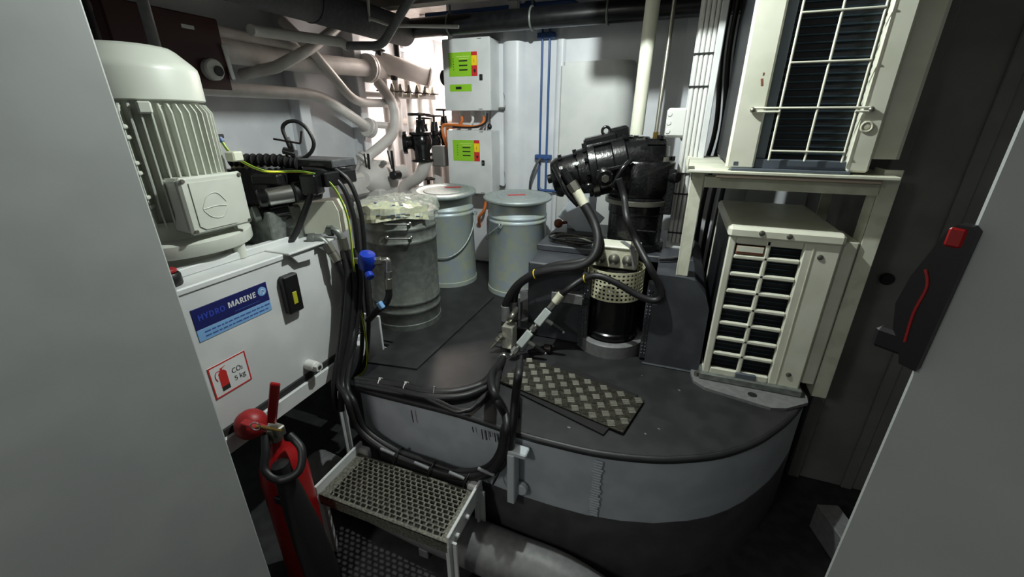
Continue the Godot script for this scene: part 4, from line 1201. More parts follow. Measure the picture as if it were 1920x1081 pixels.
func control_box(label: String, at: Vector3, strip: bool) -> Node3D:
	# at: lower left back corner on the wall
	var t := thing("control_box", label, "control box", at, "control boxes by the passage")
	var w := 0.3
	var h := 0.38
	var o := at
	var f := 0.145
	part(t, "body", mb().slab(o.x, o.y, o.z, o.x + w, o.y + h, o.z + f - 0.014, 0.004), M.white)
	var d := part(t, "door", mb().slab(o.x - 0.002, o.y - 0.001, o.z + f - 0.014, o.x + w + 0.002, o.y + h + 0.001, o.z + f, 0.003), M.white)
	var z := o.z + f
	var gx := o.x + 0.038
	var gy := o.y + h - 0.195 if strip else o.y + h - 0.18
	var gw := 0.185
	var gh := 0.125
	part(d, "green_label", mb().slab(gx, gy, z - 0.001, gx + gw - 0.038, gy + gh, z + 0.001, 0.0004), M.label_green)
	part(d, "red_label", mb().slab(gx + gw - 0.038, gy, z - 0.001, gx + gw, gy + gh, z + 0.001, 0.0004), M.label_red)
	part(d, "yellow_label", mb().slab(gx + gw - 0.036, gy + gh * 0.44, z, gx + gw - 0.002, gy + gh * 0.85, z + 0.0018, 0.0004), M.label_yellow)
	var pr := mb()
	for k in 3:
		pr.slab(gx + 0.068, gy + 0.03 + k * 0.0235, z, gx + 0.122, gy + 0.037 + k * 0.0235, z + 0.0018)
	for k in 5:
		pr.slab(gx + 0.03, gy + 0.034 + k * 0.014, z, gx + 0.034, gy + 0.039 + k * 0.014, z + 0.0016)
	pr.slab(gx + 0.165, gy + gh * 0.55, z, gx + 0.167, gy + gh * 0.7, z + 0.0026)
	part(d, "black_print", pr, M.label_black)
	part(d, "warning_triangle", mb().prism([Vector2(gx + 0.153, gy + gh * 0.6), Vector2(gx + 0.181, gy + gh * 0.6), Vector2(gx + 0.167, gy + gh * 0.78)], Vector3(0, 0, z + 0.001), Vector3.RIGHT, Vector3.UP, 0.0012), M.label_yellow)
	part(d, "bolt_sign", mb().prism([Vector2(gx + 0.16, gy + 0.03), Vector2(gx + 0.168, gy + 0.014), Vector2(gx + 0.176, gy + 0.03), Vector2(gx + 0.168, gy + 0.036)], Vector3(0, 0, z), Vector3.RIGHT, Vector3.UP, 0.0018), M.label_black)
	part(d, "pale_print", mb().slab(gx + 0.05, gy + gh - 0.024, z, gx + 0.14, gy + gh - 0.02, z + 0.0016).slab(gx + 0.07, gy + gh - 0.034, z, gx + 0.13, gy + gh - 0.031, z + 0.0016), M.label_pale)
	part(d, "latch", mb().slab(o.x + 0.236, gy - 0.024, z, o.x + 0.256, gy + 0.008, z + 0.006, 0.002), M.label_black)
	part(d, "latch_key", mb().cyl(Vector3(o.x + 0.246, gy - 0.008, z + 0.006), Vector3(o.x + 0.246, gy - 0.008, z + 0.009), 0.005, 10), M.chrome)
	for yy in [0.006, h - 0.008]:
		part(d, "hinge_mark", mb().slab(o.x + 0.225, o.y + yy, z - 0.001, o.x + 0.25, o.y + yy + 0.003, z + 0.001), M.gasket)
	if strip:
		var sy := o.y + h - 0.275
		part(d, "green_strip", mb().slab(gx, sy, z - 0.001, gx + 0.145, sy + 0.038, z + 0.001, 0.0004), M.label_green)
		part(d, "strip_print", mb().slab(gx + 0.04, sy + 0.012, z, gx + 0.078, sy + 0.026, z + 0.0018), M.label_black)
	for k in 3:
		var gxx: float = o.x + 0.07 + k * 0.075
		part(t, "cable_gland", mb().cyl(Vector3(gxx, o.y + 0.004, o.z + 0.07), Vector3(gxx, o.y - 0.03, o.z + 0.07), 0.017, 14, 0.003), M.plastic_white)
	part(t, "wall_bracket", mb().slab(o.x + w - 0.005, o.y + 0.0, o.z, o.x + w + 0.035, o.y + 0.02, o.z + 0.02, 0.002), M.steel_dull)
	return t

func back_wall_things() -> void:
	control_box("upper white control box with two green labels", Vector3(-1.38, 1.545, -2.6), true)
	control_box("lower white control box with one green label", Vector3(-1.38, 1.052, -2.6), false)
	# cables under the upper box
	var cx := [-1.31, -1.235, -1.16]
	var labels := ["left orange cable looping under the upper control box", "short white cable under the upper control box", "right orange cable looping under the upper control box"]
	for k in 3:
		var x: float = cx[k]
		var m: Material = [M.orange, M.plastic_white, M.orange][k]
		var lp := curve([Vector3(x, 1.52, -2.53), Vector3(x, 1.485, -2.53), Vector3(x - 0.03, 1.455, -2.53 + k * 0.01), Vector3(x - 0.1, 1.447 + k * 0.004, -2.53 + k * 0.014), Vector3(-1.42 - 0.004 * k, 1.45 + k * 0.006, -2.54 + k * 0.012), Vector3(-1.445, 1.40, -2.55 + k * 0.014), Vector3(-1.455, 1.3, -2.6)], 8)
		single("loose_cable" if k != 1 else "white_cable", labels[k], "cable", mb().tube(lp, 0.0095, 8), m, Vector3(x, 1.5, -2.53))
	single("black_wire", "thin black wire curving under the upper control box", "wire", mb().tube(curve([Vector3(-1.12, 1.53, -2.5), Vector3(-1.13, 1.48, -2.5), Vector3(-1.18, 1.455, -2.49), Vector3(-1.25, 1.448, -2.49), Vector3(-1.36, 1.45, -2.5)], 8), 0.006, 8), M.rubber, Vector3(-1.12, 1.5, -2.5))
	var kn := thing("hanging_knob", "black knob hanging on a chain between the control boxes", "knob", Vector3(-1.085, 1.55, -2.46))
	part(kn, "chain", mb().tube([Vector3(-1.085, 1.552, -2.47), Vector3(-1.085, 1.47, -2.455)], 0.004, 6), M.gasket)
	part(kn, "ball", mb().ball(Vector3(-1.085, 1.455, -2.452), 0.014, 14, 1.25), M.black)
	for k in 2:
		var y: float = [1.555, 1.09][k]
		single("earth_strap", ["short earth strap beside the upper control box", "short earth strap beside the lower control box"][k], "cable", mb().tube(curve([Vector3(-1.082, y, -2.585), Vector3(-1.045, y - 0.005, -2.58), Vector3(-1.03, y + 0.02, -2.58), Vector3(-1.04, y + 0.07, -2.59), Vector3(-1.05, y + 0.09, -2.602)], 6), 0.006, 8), M.lagging, Vector3(-1.05, y, -2.585))
	# under the lower box
	single("orange_cable", "orange cable hanging from the bottom of the lower control box", "cable", mb().tube(curve([Vector3(-1.16, 1.03, -2.53), Vector3(-1.16, 0.98, -2.53), Vector3(-1.17, 0.93, -2.52), Vector3(-1.21, 0.88, -2.53), Vector3(-1.24, 0.8, -2.6)], 8), 0.01, 8), M.orange, Vector3(-1.16, 1.0, -2.53))
	var rb := thing("red_bottle", "red round float hanging behind the zinc drums", "float", Vector3(-1.07, 0.84, -2.55))
	part(rb, "bulb", mb().lathe([Vector2(0, 0), Vector2(0.04, 0.004), Vector2(0.055, 0.03), Vector2(0.055, 0.11), Vector2(0.04, 0.14), Vector2(0.015, 0.15), Vector2(0.015, 0.17), Vector2(0, 0.17)], Vector3(-1.09, 0.82, -2.545), Vector3.UP, 24), M.red)
	part(rb, "hook", mb().tube([Vector3(-1.09, 0.98, -2.545), Vector3(-1.09, 1.0, -2.58), Vector3(-1.09, 1.0, -2.602)], 0.004, 6), M.steel_dull)
	# skirting pipe along the wall foot
	single("foot_pipe", "thin bright pipe running along the foot of the back wall", "pipe", mb().cyl(Vector3(-1.4, 0.565, -2.57), Vector3(-0.3, 0.565, -2.57), 0.012, 10), M.zinc, Vector3(-0.8, 0.55, -2.57))
	# pair of blue pipes
	for k in 2:
		var x: float = [-0.805, -0.762][k]
		single("blue_pipe", ["left of the two thin blue vertical pipes", "right of the two thin blue vertical pipes"][k], "pipe", mb().cyl(Vector3(x, 1.0, -2.575), Vector3(x, 2.0, -2.575), 0.0065, 10), M.blue, Vector3(x, 1.0, -2.575), "thin blue pipes")
	for k in 2:
		var y: float = [1.93, 1.28][k]
		var c := thing("pipe_clamp", ["upper blue clamp holding the two blue pipes", "lower blue clamp holding the two blue pipes"][k], "clamp", Vector3(-0.783, y, -2.58))
		part(c, "block", mb().slab(-0.835, y - 0.014, -2.6, -0.732, y + 0.014, -2.563, 0.004), M.blue)
		for x in [-0.82, -0.783, -0.746]:
			part(c, "bolt", mb().cyl(Vector3(x, y, -2.564), Vector3(x, y, -2.556), 0.007, 10), M.blue)
	single("blue_bend", "blue pipe bend behind the black steering drive", "pipe", mb().tube(elbows([Vector3(-0.805, 1.2, -2.565), Vector3(-0.805, 1.08, -2.565), Vector3(-0.65, 1.08, -2.565), Vector3(-0.6, 1.08, -2.6)], 0.03), 0.009, 8), M.blue, Vector3(-0.8, 1.1, -2.565))
	single("grey_hose", "thin grey hose bending beside the blue pipes", "hose", mb().tube(curve([Vector3(-0.79, 1.275, -2.55), Vector3(-0.81, 1.24, -2.53), Vector3(-0.845, 1.15, -2.53), Vector3(-0.86, 1.05, -2.56), Vector3(-0.86, 0.95, -2.6)], 6), 0.008, 8), M.lagging, Vector3(-0.81, 1.25, -2.55))
	# rounded white casing standing on the wall
	var pl := []
	for k in 9:
		var an := PI / 2 * k / 8
		pl.append(Vector2(-0.37 + 0.1 * sin(an), -2.53 + 0.1 * cos(an)))
	var poly := [Vector2(-0.655, -2.6), Vector2(-0.655, -2.44), Vector2(-0.645, -2.43)]
	poly.append_array(pl)
	poly.append(Vector2(-0.27, -2.6))
	var wc := thing("round_casing", "tall white casing with one rounded corner on the back wall", "casing", Vector3(-0.47, 0.55, -2.5))
	part(wc, "shell", mb().prism(poly, Vector3(0, 0.55, 0), Vector3.RIGHT, Vector3.BACK, -1.21, 40), M.casing_white)
	var sm := []
	for p in poly:
		sm.append(Vector2(lerpf(p.x, -0.46, 0.06), lerpf(p.y, -2.56, 0.1)))
	part(wc, "top_cap", mb().prism(sm, Vector3(0, 1.757, 0), Vector3.RIGHT, Vector3.BACK, -0.022, 40), M.casing_white)
	# junction box and cable trunk on the right
	var jb := thing("junction_box", "small white plastic junction box on the right back wall", "box", Vector3(-0.0, 1.42, -2.2))
	part(jb, "box", mb().box(Vector3(-0.031, 1.483, -2.100), Vector3(0.085, 0.12, 0.08), 0.01), M.plastic_white)
	part(jb, "bracket", mb().bar(Vector3(-0.031, 1.483, -2.100) + Vector3(0, 0, -0.04), Vector3(-0.031, 1.483, -2.100) + Vector3(0, 0, -0.5), 0.04, 0.02), M.white)
	for k in 3:
		part(jb, "knockout", mb().cyl(Vector3(-0.031, 1.483, -2.100) + Vector3(-0.03, -0.035 + k * 0.035, 0.038), Vector3(-0.031, 1.483, -2.100) + Vector3(-0.03, -0.035 + k * 0.035, 0.044), 0.01, 12, 0.002), M.plastic_white)
	var tr := thing("cable_run", "white vertical cable trunk with bundled cables on the right", "trunking", Vector3(0.06, 0.95, -2.05))
	part(tr, "channel", mb().slab(0.075, 0.95, -2.1, 0.1, 2.16, -2.02, 0.003).slab(0.0, 0.95, -2.1, 0.1, 2.16, -2.085, 0.003), M.white)
	for k in 4:
		part(tr, "cable", mb().cyl(Vector3(0.012 + k * 0.018, 0.95, -2.07), Vector3(0.012 + k * 0.018, 2.16, -2.07), 0.0085, 8), M.plastic_white)
	for y in [1.0, 1.18, 1.27, 1.62, 1.74]:
		part(tr, "cable_tie", mb().slab(-0.002, y, -2.088, 0.088, y + 0.006, -2.056, 0.001), M.black)
	part(tr, "wall_strap", mb().bar(Vector3(0.08, 2.1, -2.09), Vector3(0.08, 2.1, -2.6), 0.03, 0.02), M.white)
	part(tr, "foot_plate", mb().slab(0.0, 0.944, -2.12, 0.11, 0.955, -2.0, 0.002), M.white)
	# dark cables behind the rack
	for k in 4:
		var x: float = 0.125 + k * 0.03
		single("dark_cable", "black cable drop number %s behind the upper unit, counted from the white trunk" % ["one", "two", "three", "four"][k], "cable", mb().tube(curve([Vector3(x, 2.16, -2.33), Vector3(x - 0.01, 1.8, -2.33), Vector3(x + 0.02, 1.45, -2.34), Vector3(x - 0.02 + 0.01 * k, 1.1, -2.34), Vector3(x, 0.55, -2.34)], 8), 0.011, 8), M.rubber, Vector3(x, 0.55, -2.28), "black cables behind the rack")

func ceiling_runs() -> void:
	# black main pipe
	var p := thing("black_pipe", "thick black pipe crossing under the ceiling", "pipe", Vector3(-0.7, 1.985, -2.42))
	part(p, "pipe", mb().cyl(Vector3(-1.6, 1.985, -2.42), Vector3(0.65, 1.985, -2.42), 0.05, 28), M.black_pipe)
	for x in [-1.3, -0.815, -0.42]:
		var hg := part(p, "hanger", mb().ring(Vector3(x, 1.985, -2.42), Vector3.RIGHT, 0.053, 0.006, 24, 6), M.zinc_dull)
		part(hg, "rod", mb().cyl(Vector3(x, 2.03, -2.42), Vector3(x, 2.16, -2.42), 0.006, 8), M.zinc_dull)
	# lagged pipe along the left
	var lg := thing("lagged_pipe", "grey lagged pipe running forward along the ceiling", "pipe", Vector3(-1.6, 1.97, -1.4))
	part(lg, "lagging", mb().lathe([Vector2(0, 0), Vector2(0.07, 0), Vector2(0.076, 0.01), Vector2(0.076, 0.7), Vector2(0.073, 0.705), Vector2(0.073, 0.715), Vector2(0.076, 0.72), Vector2(0.074, 2.4), Vector2(0, 2.4)], Vector3(-1.6, 1.97, -2.42), Vector3.BACK, 28), M.lagging)
	part(lg, "band", mb().ring(Vector3(-1.6, 1.97, -1.7), Vector3.BACK, 0.076, 0.004, 28, 6), M.black)
	part(lg, "strap", mb().slab(-1.615, 2.04, -1.72, -1.585, 2.16, -1.69), M.ceiling)
	# grey bent pipe joined to a white pipe
	var gp: Array = [Vector3(-1.158, 2.047, -1.950), Vector3(-1.271, 1.989, -1.950), Vector3(-1.431, 1.829, -1.950), Vector3(-1.644, 1.840, -1.950)]
	gp.append(Vector3(-1.674, 1.856, -1.950))
	single("bent_grey_pipe", "grey pipe bending down from the ceiling at the left", "pipe", mb().tube(elbows([Vector3(gp[0].x + 0.1, 2.17, -1.95), gp[1], gp[2], gp[3]], 0.05), 0.02, 14), M.pipe_grey, gp[1])
	single("capped_white_pipe", "white pipe ending in the bent grey pipe", "pipe", mb().tube([gp[3] + Vector3(0.005, 0, 0), gp[3], Vector3(-1.657, 1.854, -1.930), Vector3(-1.785, 1.854, -1.600), Vector3(-1.775, 1.849, -1.520)], 0.023, 14), M.white_pipe, gp[3])
	single("thin_conduit", "thin white conduit running diagonally under the ceiling", "conduit", mb().tube([Vector3(-1.880, 2.087, -2.000), Vector3(-1.753, 2.031, -2.000), Vector3(-1.396, 1.920, -2.000), Vector3(-1.032, 1.893, -2.000)], 0.008, 8), M.white_pipe, Vector3(-1.396, 1.920, -2.000))
	single("conduit_drop", "short thin conduit dropping from the ceiling at the left", "conduit", mb().tube([Vector3(-1.528, 1.947, -2.000), Vector3(-1.514, 2.079, -2.000) + Vector3(0, 0.05, 0)], 0.007, 8), M.white_pipe, Vector3(-1.528, 1.947, -2.000))
	# blue pipe above the black one
	var bp := thing("ceiling_blue_pipe", "blue pipe with white valve lying behind the black pipe", "pipe", Vector3(-0.9, 2.05, -2.5))
	part(bp, "tube", mb().tube(elbows([Vector3(-1.5, 2.06, -2.5), Vector3(-0.62, 2.06, -2.5), Vector3(-0.58, 2.03, -2.5), Vector3(-0.58, 2.03, -2.6)], 0.04), 0.014, 12), M.blue)
	part(bp, "valve_body", mb().slab(-0.97, 2.03, -2.53, -0.91, 2.09, -2.47, 0.008), M.plastic_white)
	part(bp, "valve_top", mb().slab(-0.99, 2.09, -2.54, -0.89, 2.13, -2.46, 0.01), M.plastic_white)
	part(bp, "sleeve", mb().cyl(Vector3(-0.88, 2.06, -2.5), Vector3(-0.83, 2.06, -2.5), 0.024, 14, 0.003), M.blue)
	# ceiling beams, then a girder and a box added for shade
	for k in 2:
		var z: float = [-0.6, -2.25][k]
		struct("trim_%d" % (k + 1), mb().slab(-2.1, 2.06, z - 0.006, 1.5 if k < 1 else 0.65, 2.16, z + 0.006).slab(-2.1, 2.052, z - 0.04, 1.5 if k < 1 else 0.65, 2.062, z + 0.04), M.ceiling)
	struct("trim_3", mb().slab(-0.9, 1.95, -1.84, -0.84, 2.16, 0.1, 0.003), M.ceiling)  # unseen girder, added to keep the lamp off the left wall
	single("shade_box", "long grey box added out of view under the ceiling to shade the back wall", "duct", mb().slab(-0.44, 1.993, -1.67, 0.655, 2.16, -1.58, 0.006), M.panel_dark, Vector3(0.1, 2.16, -1.62))  # unseen box, placed and sized to cast the square wall shadow
	single("vent_duct", "square grey duct under the ceiling behind the black pipe", "duct", mb().slab(-0.66, 2.05, -2.36, -0.2, 2.16, -2.2, 0.006), M.panel_dark, Vector3(-0.43, 2.16, -2.28))
	single("ceiling_cable_tray", "dark cable tray hung above the grey bent pipe", "tray", mb().slab(-1.35, 2.03, -2.08, -0.95, 2.05, -1.7, 0.003).slab(-1.35, 2.03, -2.08, -0.95, 2.1, -2.075).slab(-1.16, 2.05, -1.9, -1.14, 2.16, -1.88), M.black_matt, Vector3(-1.15, 2.16, -1.9))

func flange_at(t: Node3D, p: Vector3, ax: Vector3, r: float, m: Material) -> void:
	ax = ax.normalized()
	part(t, "flange", mb().cyl(p - ax * 0.022, p - ax * 0.002, r, 24, 0.003).cyl(p + ax * 0.002, p + ax * 0.022, r, 24, 0.003), m)

func left_pipes() -> void:
	var m: Material = M.white_pipe
	var a: Array = [Vector3(-1.930, 1.616, -1.403), Vector3(-1.930, 1.623, -2.017), Vector3(-1.930, 1.442, -2.402)]
	var t := thing("wall_pipe", "white wall pipe running level then sloping down to a flange", "pipe", a[1], "white pipes on the left wall")
	part(t, "pipe", mb().tube(elbows([Vector3(-1.93, a[0].y, -0.5), a[1], a[2]], 0.12), 0.03, 16), m)
	flange_at(t, a[2], Vector3(0.1, -0.3, -1), 0.06, m)
	var b: Array = [Vector3(-1.900, 1.849, -1.957), Vector3(-1.900, 1.591, -2.260), Vector3(-1.900, 1.598, -2.699)]
	t = thing("wall_pipe", "white wall pipe stepping down behind the bent grey pipe", "pipe", b[1], "white pipes on the left wall")
	part(t, "pipe", mb().tube(elbows([b[0] + Vector3(-0.1, 0.12, 0.05), b[0], b[1], b[2]], 0.1), 0.026, 16), m)
	var c: Array = [Vector3(-1.960, 1.780, -1.989), Vector3(-1.960, 1.802, -2.500)]
	t = thing("wall_pipe", "thickest white wall pipe ending at a large flange", "pipe", c[0], "white pipes on the left wall")
	part(t, "pipe", mb().tube([Vector3(-1.96, c[0].y, -1.2), c[0], c[1], c[1] + Vector3(0, 0, -0.35)], 0.05, 20), m)
	flange_at(t, c[1], Vector3(0, 0, -1), 0.085, m)
	var d: Array = [Vector3(-1.820, 1.723, -1.656), Vector3(-1.820, 1.825, -1.879), Vector3(-1.820, 1.920, -2.040)]
	t = thing("wall_pipe", "short white pipe rising diagonally across the others", "pipe", d[0], "white pipes on the left wall")
	part(t, "pipe", mb().tube([d[0] + Vector3(-0.25, -0.02, -0.02), d[0], d[1], d[2], d[2] + Vector3(0.0, 0.09, -0.14)], 0.026, 16), m)
	single("upper_wall_pipe", "white pipe stub running level under the lagged pipe", "pipe", mb().cyl(Vector3(-1.98, 1.86, -1.0), Vector3(-1.98, 1.84, -2.0), 0.032, 16), m, Vector3(-1.98, 1.85, -1.9))
	# U bend at the passage
	var u: Array = [Vector3(-1.883, 1.665, -2.550), Vector3(-1.834, 1.590, -2.550), Vector3(-1.824, 1.501, -2.550)] + [Vector3(-1.826, 1.401, -2.500)] + [Vector3(-1.860, 1.327, -2.400)] + [Vector3(-1.913, 1.249, -2.300)]
	t = thing("bend_pipe", "white pipe curving like a hook at the passage mouth", "pipe", u[2])
	part(t, "pipe", mb().tube(curve([u[0] + Vector3(-0.05, 0.06, 0)] + u + [u[5] + Vector3(-0.05, -0.12, 0.03)], 8), 0.033, 16), m)
	flange_at(t, u[5], u[5] - u[4], 0.06, m)
	single("tie_pipe", "short white pipe joining flange and hook bend", "pipe", mb().cyl(Vector3(-2.014, 1.464, -2.500), Vector3(-1.884, 1.452, -2.620), 0.022, 14), m, Vector3(-2.014, 1.464, -2.500))
	# big header vessel above the passage
	var h0: Vector3 = Vector3(-1.987, 1.862, -2.600)
	var h1: Vector3 = Vector3(-1.689, 1.761, -2.850)
	t = thing("header_vessel", "white horizontal header vessel over the passage valves", "vessel", h0)
	part(t, "shell", mb().lathe([Vector2(0, 0), Vector2(0.05, 0.005), Vector2(0.062, 0.02), Vector2(0.062, h0.distance_to(h1) - 0.02), Vector2(0.05, h0.distance_to(h1) - 0.004), Vector2(0, h0.distance_to(h1))], h0, h1 - h0, 28), m)
	part(t, "end_flange", mb().cyl(h1 - (h1 - h0).normalized() * 0.035, h1 - (h1 - h0).normalized() * 0.02, 0.075, 26, 0.003), m)
	part(t, "bracket", mb().bar(h0 + Vector3(0.03, 0, 0), h0 + Vector3(-0.12, 0, 0), 0.03, 0.03), m)
	# risers below the row of small valves
	for k in 5:
		var p: Vector3 = Vector3(-1.982, 1.653, -2.680).lerp(Vector3(-1.759, 1.631, -2.920), k / 4.0)
		single("riser_pipe", "white riser pipe %s of five under the small valve row, from the left" % ["one", "two", "three", "four", "five"][k], "pipe", mb().tube([p + Vector3(0, 0.12, 0), p, Vector3(p.x, 1.2, p.z), Vector3(p.x, 0.55, p.z)], 0.024, 14), m, Vector3(p.x, 0.55, p.z), "white risers in the passage")
	for k in 2:
		var y: float = [1.48, 1.3][k]
		single("cross_pipe", ["upper white cross pipe behind the black handwheel valves", "lower white cross pipe behind the black handwheel valves"][k], "pipe", mb().cyl(Vector3(-2.11, y, -3.0), Vector3(-1.47, y, -3.0), 0.03, 14), m, Vector3(-2.0, y, -3.0))
	# pump casing blocks low at the left
	t = thing("white_pump", "white cast pump body with two black levers by the drums", "pump", Vector3(-1.866, 1.115, -2.300))
	var pc: Vector3 = Vector3(-1.842, 1.133, -2.300)
	part(t, "body", mb().lathe([Vector2(0, -0.12), Vector2(0.1, -0.12), Vector2(0.12, -0.08), Vector2(0.12, 0.04), Vector2(0.08, 0.1), Vector2(0.05, 0.14), Vector2(0, 0.14)], pc, Vector3(0.1, 0.1, 1), 24), m)
	part(t, "base", mb().slab(pc.x - 0.1, 0.55, pc.z - 0.1, pc.x + 0.1, pc.y - 0.05, pc.z + 0.1, 0.01), m)
	part(t, "nozzle", mb().cyl(pc, Vector3(-1.747, 1.167, -2.500), 0.045, 18, 0.004), m)
	part(t, "side_case", mb().box(Vector3(-1.895, 1.116, -2.150), Vector3(0.16, 0.14, 0.16), 0.02), m)
	for p in [Vector3(-1.886, 1.233, -2.120), Vector3(-1.748, 1.240, -2.280)]:
		part(t, "bolt_boss", mb().cyl(p, p + Vector3(0.02, 0, 0.04), 0.016, 12, 0.003), M.zinc_dull)
	for k in 2:
		var q: Array = [[Vector3(-1.808, 1.137, -2.200), Vector3(-1.799, 1.299, -2.200)], [Vector3(-1.665, 1.176, -2.260), Vector3(-1.667, 1.317, -2.260)]][k]
		var lv := part(t, "lever", mb().bar(q[0], q[1], 0.016, 0.008, Vector3.BACK, 0.002).bar(q[0] + Vector3(-0.012, 0.03, 0), q[1] + Vector3(-0.03, 0.0, 0), 0.01, 0.006, Vector3.BACK, 0.002), M.black)
		part(lv, "hub", mb().cyl(q[0] + Vector3(0, -0.008, -0.05), q[0] + Vector3(0, -0.008, 0.02), 0.026, 16, 0.004), M.black)
	# discharge pipe rising from behind the drums
	var r: Array = [Vector3(-1.570, 1.243, -2.500), Vector3(-1.622, 1.137, -2.500), Vector3(-1.795, 1.056, -2.500), Vector3(-1.952, 0.965, -2.500)]
	single("slant_pipe", "white pipe slanting down from the big black valve", "pipe", mb().tube(elbows([r[0] + Vector3(0, 0.01, 0), r[1], r[2], Vector3(-1.75, 0.9, -2.5), Vector3(-1.75, 0.55, -2.5)], 0.08), 0.042, 18), m, Vector3(-1.75, 0.55, -2.5))
	# maroon switch box and conduit
	var mx := -1.9
	t = thing("maroon_panel", "dark maroon switch panel with white round socket on the left wall", "panel", Vector3(-2.1, 1.7, -1.2))
	var c0: Vector3 = Vector3(-1.900, 1.839, -1.158)
	var c1: Vector3 = Vector3(-1.900, 1.869, -1.475)
	var c2: Vector3 = Vector3(-1.900, 1.611, -1.478)
	part(t, "case", mb().slab(-2.1, c2.y, c1.z, -1.9, c1.y + 0.02, c0.z + 0.1, 0.006), M.maroon)
	part(t, "chrome_edge", mb().bar(Vector3(-1.890, 1.796, -1.464), Vector3(-1.890, 1.658, -1.478), 0.02, 0.012, Vector3.RIGHT, 0.003), M.steel)
	var so: Vector3 = Vector3(-1.900, 1.691, -1.391)
	var sk := part(t, "socket", mb().cyl(so + Vector3(-0.01, 0, 0), so + Vector3(0.03, 0, 0), 0.042, 24, 0.006), M.plastic_white)
	part(sk, "socket_eye", mb().cyl(so + Vector3(0.03, -0.005, -0.012), so + Vector3(0.034, -0.005, -0.012), 0.02, 18), M.black)
	part(t, "small_label", mb().box(Vector3(-1.900, 1.839, -1.339), Vector3(0.004, 0.014, 0.05), 0.001), M.plastic_white)
	single("grey_conduit", "grey vertical conduit beside the maroon panel", "conduit", mb().cyl(Vector3(-1.62, 1.4, -1.02), Vector3(-1.62, 2.16, -1.02), 0.016, 12), M.pipe_grey, Vector3(-1.62, 2.16, -1.02))
	single("dark_conduit", "dark vertical conduit left of the grey one", "conduit", mb().cyl(Vector3(-1.85, 1.4, -0.98), Vector3(-1.85, 2.16, -0.98), 0.02, 12), M.black_matt, Vector3(-1.85, 2.16, -0.98))

func handwheel(t: Node3D, c: Vector3, r: float, m: Material) -> void:
	var w := mb().ring(c, Vector3.UP, r, r * 0.13, 24, 8)
	for k in 5:
		var an := TAU * k / 5
		w.bar(c, c + Vector3(cos(an) * r, 0.0, sin(an) * r), r * 0.16, r * 0.1)
	w.cyl(c - Vector3(0, r * 0.12, 0), c + Vector3(0, r * 0.16, 0), r * 0.24, 12)
	part(t, "handwheel", w, m)

